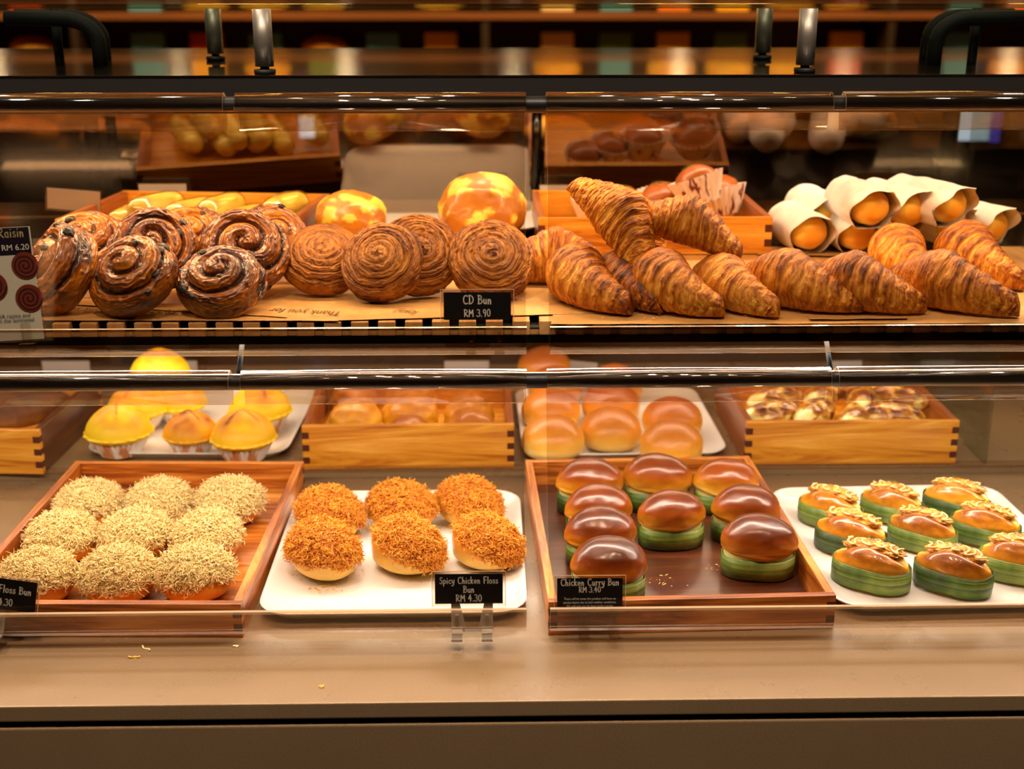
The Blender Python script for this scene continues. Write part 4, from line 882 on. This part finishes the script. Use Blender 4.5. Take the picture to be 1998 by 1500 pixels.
for i, (px, py, yaw, up, lab) in enumerate([(305, 402, 62, .034, 'yellow roll in clear film, largest, leaning at the left end of its box'), (268, 422, 60, .014, 'yellow roll in clear film at the front left of its box'), (372, 412, 62, .022, 'yellow roll in clear film second from the left at the back'),
     (345, 428, 60, .008, 'yellow roll in clear film low in the front beside the second one'), (432, 404, 70, .028, 'yellow roll in clear film in the middle of its box'), (412, 428, 66, .010, 'yellow roll in clear film low at the front middle'), (476, 426, 66, .010, 'yellow roll in clear film low at the front, second from the right'), (556, 402, 68, .030, 'yellow roll in clear film at the right end of its box')]):
    p = atz(px, py, U0+up+.026); t = thing('wrapped_yellow_roll', lab, 'bread roll', (p.x, p.y, U0+up), (0, 0, math.radians(yaw)), 'yellow rolls in clear film', (.95, .95, .95)); obj('roll', YR[i % 2][0], t); obj('film_wrap', YR[i % 2][1], t)
def cheese(s):
    n = nz(VV5, 2.0, s, 3); m = sst(n, -.05, .25)*(VV5[:, 2] > -.1); k = 1+.06*n+.05*np.sin(VV5[:, 1]*7+1)
    return mesh('cheese_loaf', np.stack([VV5[:, 0]*.058*k, VV5[:, 1]*.095*(1+.05*n), (VV5[:, 2]*.040*k+.038)], 1), FF5, M['cheese_bread'], True, None, .62-.62*m)
VV5, FF5 = ico(5)
CH = [cheese(3), cheese(8)]
single('cheese_loaf', CH[0], 940, 425, U0+.05, U0+.006, (0, 0, -5), 'large golden loaf with melted yellow cheese at the right of the white tray', 'bread', 'cheese loaves on the white tray', (1.18, 1.1, 1.45), .98)
single('cheese_loaf', CH[1], 686, 444, U0+.03, U0+.006, (0, 0, 20), 'lower golden loaf with melted cheese at the left of the white tray', 'bread', 'cheese loaves on the white tray', (.95, .9, 1.05), .95)
CUPM = pleat('paper_cup', .026, .040, .040, M['cup'], 26, .0006, .0016)
CT = bun('cake_top', M['cheese_bread'], .066, .066, .045, 4, 5, .03, .4, 0, None, 1, (.6, .75))
SPR = herb_mesh(5)
for i, (px, py, rot, up, s, lab) in enumerate([(1290, 404, (8, 0, 0), .022, 1.12, 'cupcake in a printed paper cup in the middle of the cupcake box'), (1212, 404, (6, 5, 40), .020, 1.0, 'cupcake in a printed paper cup behind the propped croissant'),
     (1372, 372, (-14, -14, 20), .062, 1.12, 'cupcake standing highest at the back of the heap in a tall pleated cup'), (1408, 396, (-10, 9, 90), .030, 1.18, 'cupcake leaning at the right end of the cupcake box'), (1160, 410, (0, 0, 70), .012, 1.0, 'cupcake at the left of its box almost hidden by a croissant')]):
    p = atz(px, py, U0+up+.02); t = thing('cupcake', lab, 'cupcake', (p.x, p.y, U0+up), tuple(math.radians(r) for r in rot), 'cupcakes in printed paper cups', (s, s, s))
    obj('paper_cup', CUPM, t); o = obj('cake_top', CT, t, (0, 0, .012)); o.color = (1.1, 1, 1, 1); o = obj('parsley', SPR, t, (0, 0, -.004)); o['kind'] = 'stuff'
# paper wrapped breads
def wrapper(seed):
    nu, nv = 26, 40; g = random.Random(seed); V = []
    for i in range(nu):
        u = i/(nu-1)
        for j in range(nv):
            a = 2*PI*j/nv; fl = 1+.30*max(0, 1-u*4)*(math.sin(a*2+seed)*.2+.25*max(0, -math.sin(a)))
            r = .035*(fl+.08*noise.noise(Vector((math.cos(a)*2, math.sin(a)*2, u*5+seed))))*(1 if u < .85 else 1-(u-.85)*2.2)
            x = -.080+.155*u+(.022*(math.sin(a*1.0)-.3)*-1 if u < .12 else 0)*(1-u/.12 if u < .12 else 0)+.006*math.sin(a*5+seed)*(u < .05)
            V.append((x, r*math.cos(a), max(-.031, r*math.sin(a))+.033))
    F = gridF(nu, nv); F = [tuple(f) for f in F]+[tuple(range((nu-1)*nv, nu*nv))]
    return mesh('paper_sleeve', V, F, [M['wrap']])
WR = [wrapper(s) for s in (1, 2, 3)]
P_, n_ = yroll(4); WB = mesh('bread', P_*np.array([1.15, 1.32, 1.27]), FF, M['far_bread'], True, None, .25+.4*n_)
for i, (px, py, up, yaw, lab) in enumerate([(1555, 440, .0, 97, 'paper wrapped bread at the left end, open end facing front'), (1650, 442, .0, 95, 'paper wrapped bread second from the left in the front row, open end facing front'), (1745, 430, .0, 104, 'paper wrapped bread in the front row right of the two open ended ones'),
     (1590, 405, .018, 98, 'paper wrapped bread in the second row at the left, rounded back'), (1672, 392, .050, 96, 'paper wrapped bread standing highest of the heap with a brown open end'), (1735, 395, .045, 105, 'paper wrapped bread in front of the white card'),
     (1808, 424, .012, 110, 'paper wrapped bread reaching down behind the second row croissant'), (1800, 388, .055, 114, 'paper wrapped bread at the top right of the heap'), (1880, 428, .010, 116, 'paper wrapped bread at the right end with a drooping paper corner')]):
    p = atz(px, py, U0+up+.035); a = math.radians(yaw); t = thing('paper_wrapped_bread', lab, 'bread', (p.x, p.y, U0+up+.001), (0, math.radians(0), a), 'breads in white greaseproof paper', (.98, .98, .98))
    obj('paper_sleeve', WR[i % 3], t); obj('bread', WB, t, (-.006, 0, .002))

# crumbs
def crumb_bits(name, pts, mat, label, z, n, spread, size=.0022):
    g = random.Random(len(label)); c = atz(*pts[0], z); b = MB()
    for _ in range(n):
        px, py = g.choice(pts); p = atz(px+g.gauss(0, spread), py+g.gauss(0, spread*.35), z)-c; s = size*g.uniform(.3, 1); a = g.random()*PI
        b.box((p.x, p.y, s*.25), (s*g.uniform(.8, 2.5), s*.6, s*.5), 0, 0, a)
    o = tag(obj(name, b.mesh(name, [mat]), None, c), label, 'crumbs', kind='stuff'); return o
crumb_bits('crumbs', [(640, 1135), (690, 1110), (560, 1120), (720, 1195), (800, 1118), (1005, 1150), (640, 1150)], M['orange_floss'], 'scattered orange floss crumbs on the white tray', .0062, 130, 16)
crumb_bits('crumbs', [(1760, 1150), (1720, 1155), (1980, 1160)], M['orange_floss'], 'few brown crumbs on the tray of leaf-wrapped buns', .0062, 14, 14)
crumb_bits('crumbs', [(1300, 1132), (1395, 1105), (1320, 1140), (1290, 1130)], M['sauce'], 'cream crumbs on the dark floor of the curry bun tray', .0078, 30, 14)
crumb_bits('crumbs', [(1165, 600), (1260, 610), (1050, 590), (1445, 610)], M['far_bread'], 'golden flakes on the kraft paper below the croissants', SZ+.003, 60, 28, .002)
def flake(px, py, mat, lab, L=.012, seed=1):
    p = atz(px, py, 0); g = random.Random(seed); pts = [(L*(k/8-.5), .0018*math.sin(k*1.3+seed), .0012+.0008*math.sin(k)) for k in range(9)]
    tag(obj('floss_strand', tube('floss_strand', pts, [.0006+.0006*g.random() for _ in pts], mat, 6), None, (p.x, p.y, 0), (0, 0, g.uniform(-.6, .6))), lab, 'crumb', 'dropped floss strands on the counter')
flake(285, 1266, M['pale_floss'], 'thick pale floss strand on the counter below the wooden tray', .018, 1); flake(262, 1283, M['orange_floss'], 'thin orange floss strand on the counter below the pale one', .014, 2); flake(460, 1262, M['pale_floss'], 'short pale floss strand on the counter at the corner of the wooden tray', .006, 3); flake(627, 1341, M['orange_floss'], 'tiny orange crumb alone near the counter front edge', .005, 4)
# ------------------------------------------------------------------ the shop behind
FL = -1.0
struct(obj('floor', MB().box((0, 2.5, FL-.05), (9, 12, .1)).mesh('floor', [plain('dark floor tiles', '#2a201a', .35)])))
struct(obj('ceiling', MB().box((0, 2.5, 1.95), (9, 12, .1)).mesh('ceiling', [plain('dark ceiling', '#1a1512', .8)])))
struct(obj('wall_back', MB().box((0, 6.6, .45), (9, .1, 3.0)).mesh('wall_back', [plain('warm brown wall', '#3a2415', .7)])))
struct(obj('wall_left', MB().box((-4.5, 2.5, .45), (.1, 12, 3.0)).mesh('wall_left', [plain('warm brown side wall', '#2c1c12', .7)])))
struct(obj('wall_right', MB().box((4.5, 2.5, .45), (.1, 12, 3.0)).mesh('wall_right', [plain('warm brown side wall right', '#2c1c12', .7)])))
struct(obj('wall_front', MB().box((0, -3.45, .45), (9, .1, 3.0)).mesh('wall_front', [plain('dark front wall', '#1c1410', .7)])))
# far counter and wall shelves with breads
fc = thing('far_counter', 'dark far counter with lit trays of bread beyond the case', 'counter', (0, 3.7, FL))
obj('body', MB().box((0, .45, .645), (5.6, .9, 1.27), 0, .004).mesh('body', [plain('dark veneer', '#2b1a10', .4)]), fc)
obj('worktop', MB().box((0, .45, 1.295), (5.8, 1.0, .03), 0, .004).mesh('worktop', [plain('brown worktop', '#2e1d12', .25)]), fc)
fs = thing('far_wall_shelves', 'blurred wooden wall shelves with bread and packets beyond the case', 'shelf', (0, 5.2, FL))
for z in (1.42, 1.62, 1.86, 2.12): obj('shelf_board', MB().box((0, .2, z), (6.4, .42, .025), 0, .002).mesh('shelf_board', [plain('brown shelf board', '#6e4626', .5)]), fs)
obj('backboard', MB().box((0, .43, 1.25), (6.4, .03, 2.4)).mesh('backboard', [plain('brown backboard', '#4a2c16', .6)]), fs)
for x in (-3.2, -1.6, 0, 1.6, 3.2): obj('upright', MB().box((x, .22, 1.2), (.03, .44, 2.4)).mesh('upright', [plain('dark upright', '#20140c', .5)]), fs)
FB = [bun('far_bread', M['far_bread'], .20, .13, .11, 3, s, .05, .4, .1, None, 1, (.2, .8)) for s in (1, 2, 3)]
g = random.Random(5); sx_ = aty(1888, 243, 3.78).x; sy_ = aty(598, 240, 3.76).x
for k in range(18):
    x = -2.6+k*.31
    if min(abs(x-sx_), abs(x-sy_)) < .2: continue
    o = obj('far_loaf', FB[k % 3], None, (x+g.uniform(-.03, .03), 3.82+g.uniform(-.04, .04), FL+1.311), (0, 0, g.uniform(-.6, .6)), (1, 1, g.uniform(.6, 1.1))); o.color = (g.uniform(.45, 1.25), 1, 1, 1)
    tag(o, 'out of focus golden loaf on the dark far counter, nearer row', 'bread', 'golden loaves on the far counter, nearer row')
for k in range(15):
    x = -2.5+k*.36; o = obj('far_loaf', FB[(k+1) % 3], None, (x+g.uniform(-.03, .03), 4.2+g.uniform(-.04, .04), FL+1.311), (0, 0, g.uniform(-.6, .6)), (1.1, 1.1, 1.4)); o.color = (g.uniform(.8, 1.2), 1, 1, 1)
    tag(o, 'out of focus brown loaf on the dark far counter, farther row', 'bread', 'brown loaves on the far counter, farther row')
PK = [plain('green packet', '#4d7a2a', .5), plain('yellow packet', '#e8b820', .5), plain('red packet', '#b83a1c', .5), plain('blue packet', '#4a9ac8', .5), plain('cream packet', '#e6d3a8', .5), plain('orange packet', '#dd7f22', .5)]
PM = [MB().box((0, 0, .06), (.13, .05, .12), 0, .008).mesh('packet', [m_]) for m_ in PK]; PN = ['green', 'yellow', 'red', 'blue', 'cream', 'orange']
for z, lvl in ((1.4335, 'lowest'), (1.6335, 'second'), (1.8735, 'third'), (2.1335, 'top')):
    for k in range(26):
        x = -3.0+k*.235; j = g.choice([0, 1, 1, 5, 4, 5, 2, 3, 4, 5])
        blue_patch = any(abs(x-X(q, 50, 5.36)) < .12 for q in (335, 690, 1930))  # spots of pale blue light, stood in for by packets forced to blue
        if abs((x+3.2) % 1.6) < .12 or g.random() < .12: continue
        if blue_patch: j = 3
        if g.random() < .45 and not blue_patch:
            o = obj('far_loaf', FB[k % 3], None, (x, 5.38, FL+z), (0, 0, g.uniform(-.5, .5))); o.color = (g.uniform(.7, 1.1), 1, 1, 1); tag(o, 'out of focus golden loaf on the %s of the far wall shelves' % lvl, 'bread', 'loaves on the %s far wall shelf' % lvl)
        else: tag(obj('packet', PM[j], None, (x, 5.36, FL+z), (0, 0, g.uniform(-.15, .15))), 'out of focus %s packet on the %s of the far wall shelves' % (PN[j], lvl), 'packet', '%s packets on the %s far wall shelf' % (PN[j], lvl))
def emis(name, col, s): m = NT(name); m.b.inputs['Base Color'].default_value = (0, 0, 0, 1); m.b.inputs['Emission Color'].default_value = lin(col); m.set(Emission_Strength=s); return m.m
EM = emis('warm lamp glow', '#ffd9a0', 30); EMB = emis('blue white screen glow', '#b4d8ff', 3.2); EMP = emis('violet glow', '#6a5cff', 2.0)
# hanging lamps over the far counter
for k, x in enumerate((-2.5, -1.75, -1.1, -.5, .1, .7, 1.3, 1.9, 2.6)):
    z = (.02 if k % 2 else .10); t = thing('pendant_lamp', 'small glowing warm lamp over the far counter', 'lamp', (x, 4.75, 1.0+z), group='small warm lamps over the far counter')
    obj('bulb', lathe('bulb', [(.001, -.045), (.022, -.038), (.030, -.018), (.022, .004), (.012, .02)], EM, 16), t); obj('cord', tube('cord', [(0, 0, .02), (0, 0, .90-z)], .004, M['matt_black'], 6), t)
    obj('shade', lathe('shade', [(.055, -.01), (.030, .035), (.012, .045)], M['matt_black'], 20, True, (False, True)), t)
sc_ = aty(1893, 243, 3.5); t = thing('menu_screen', 'small bright blue-white screen standing beyond the right end of the case', 'screen', (sc_.x, 3.5, FL))
obj('screen', MB().box((0, 0, sc_.z-FL), (.105, .01, .085), 0, .001).mesh('screen', [EMB]), t); obj('side_light', MB().box((.07, .0, sc_.z-FL), (.025, .01, .095)).mesh('side_light', [EMP]), t); obj('stand', MB().box((0, .02, (sc_.z-FL)/2), (.02, .02, sc_.z-FL)).box((0, .02, .003), (.25, .25, .006)).mesh('stand', [M['black']]), t)
sc2 = aty(598, 240, 3.76); t = thing('till_display', 'tiny pale blue display beyond the case above the yellow roll box', 'screen', (sc2.x, 3.76, FL+1.311)); obj('screen', MB().box((0, 0, .05), (.042, .01, .06), 0, .001).mesh('screen', [EMB]), t); obj('stand', MB().box((0, .02, .03), (.02, .02, .06)).mesh('stand', [M['black']]), t)

# ------------------------------------------------------------------ lights
def kcol(h): return lin(h)[:3]
WARM = kcol('#ffe2c2'); WARM2 = kcol('#ffe8d2')
def area(name, loc, rot, size, sy, power, col=WARM, spread=180):
    l = bpy.data.lights.new(name, 'AREA'); l.shape = 'RECTANGLE'; l.size = size; l.size_y = sy; l.energy = power; l.color = col; l.spread = math.radians(spread)
    o = bpy.data.objects.new(name, l); COL.objects.link(o); o.location = loc; o.rotation_euler = tuple(math.radians(r) for r in rot); return o
def lamp_bar(y, z, lab):
    t = thing('light_bar', lab, 'lamp', (0, y, z)); obj('housing', MB().box((0, 0, .004), (2.2, .026, .006), 0, .001).mesh('housing', [M['steel']]), t)
# lamps below the deck and below the upper shelf
lamp_bar(1.76, .636, 'slim light bar under the top deck'); lamp_bar(1.66, .3285, 'slim light bar under the upper shelf')
area('deck_lamp', (0, 1.76, .635), (-8, 0, 0), 2.2, .04, 12, kcol('#ffd4a2'))
area('deck_lamp', (0, 2.12, .635), (0, 0, 0), 2.2, .03, 10, kcol('#ffdcb2'))
area('shelf_lamp', (0, 1.66, .327), (-10, 0, 0), 2.2, .05, 14.5, kcol('#fff3e6'))
area('shelf_lamp', (0, 2.15, .327), (0, 0, 0), 2.2, .03, 8.5, kcol('#ffe6ca'))
# ceiling spots over the customers' side
for k, (x, y, e) in enumerate(((-1.1, .7, 6), (-.35, .9, 8), (.4, .8, 8), (1.15, .7, 6), (-.7, 1.9, 4), (.7, 1.9, 4))):
    area('ceiling_spot', (x, y, 1.85), (8 if y < 1.5 else -6, 0, 0), .14, .14, e, WARM2, 100)
    t = thing('ceiling_spot_lamp', 'round recessed ceiling spot', 'lamp', (x, y, 1.9), group='recessed ceiling spots'); obj('trim', lathe('trim', [(.10, -.04), (.12, -.03), (.12, 0)], M['steel'], 20, True, (False, False)), t)
for x in (-2.0, -.7, .7, 2.0):
    area('far_lamp', (x, 4.1, 1.85), (0, 0, 0), .5, .3, 30, kcol('#ffb869'))
area('far_shelf_fill', (0, 4.35, 1.3), (55, 0, 0), 5.5, .1, 26, kcol('#ffc070'))  # unseen fill light added to brighten the packets and loaves
w = bpy.data.worlds.new('shop air'); SC.world = w; w.use_nodes = True; w.node_tree.nodes['Background'].inputs[0].default_value = (*kcol('#ffc48a'), 1); w.node_tree.nodes['Background'].inputs[1].default_value = .03
SC.view_settings.view_transform = 'Standard'; SC.view_settings.look = 'None'; SC.view_settings.gamma = 1; SC.view_settings.use_curve_mapping = False; SC.view_settings.exposure = 0.0
cy = SC.cycles; cy.max_bounces = 10; cy.transparent_max_bounces = 24; cy.diffuse_bounces = 3; cy.glossy_bounces = 4; cy.caustics_reflective = False; cy.caustics_refractive = False; cy.sample_clamp_indirect = 6
cy.use_denoising = True
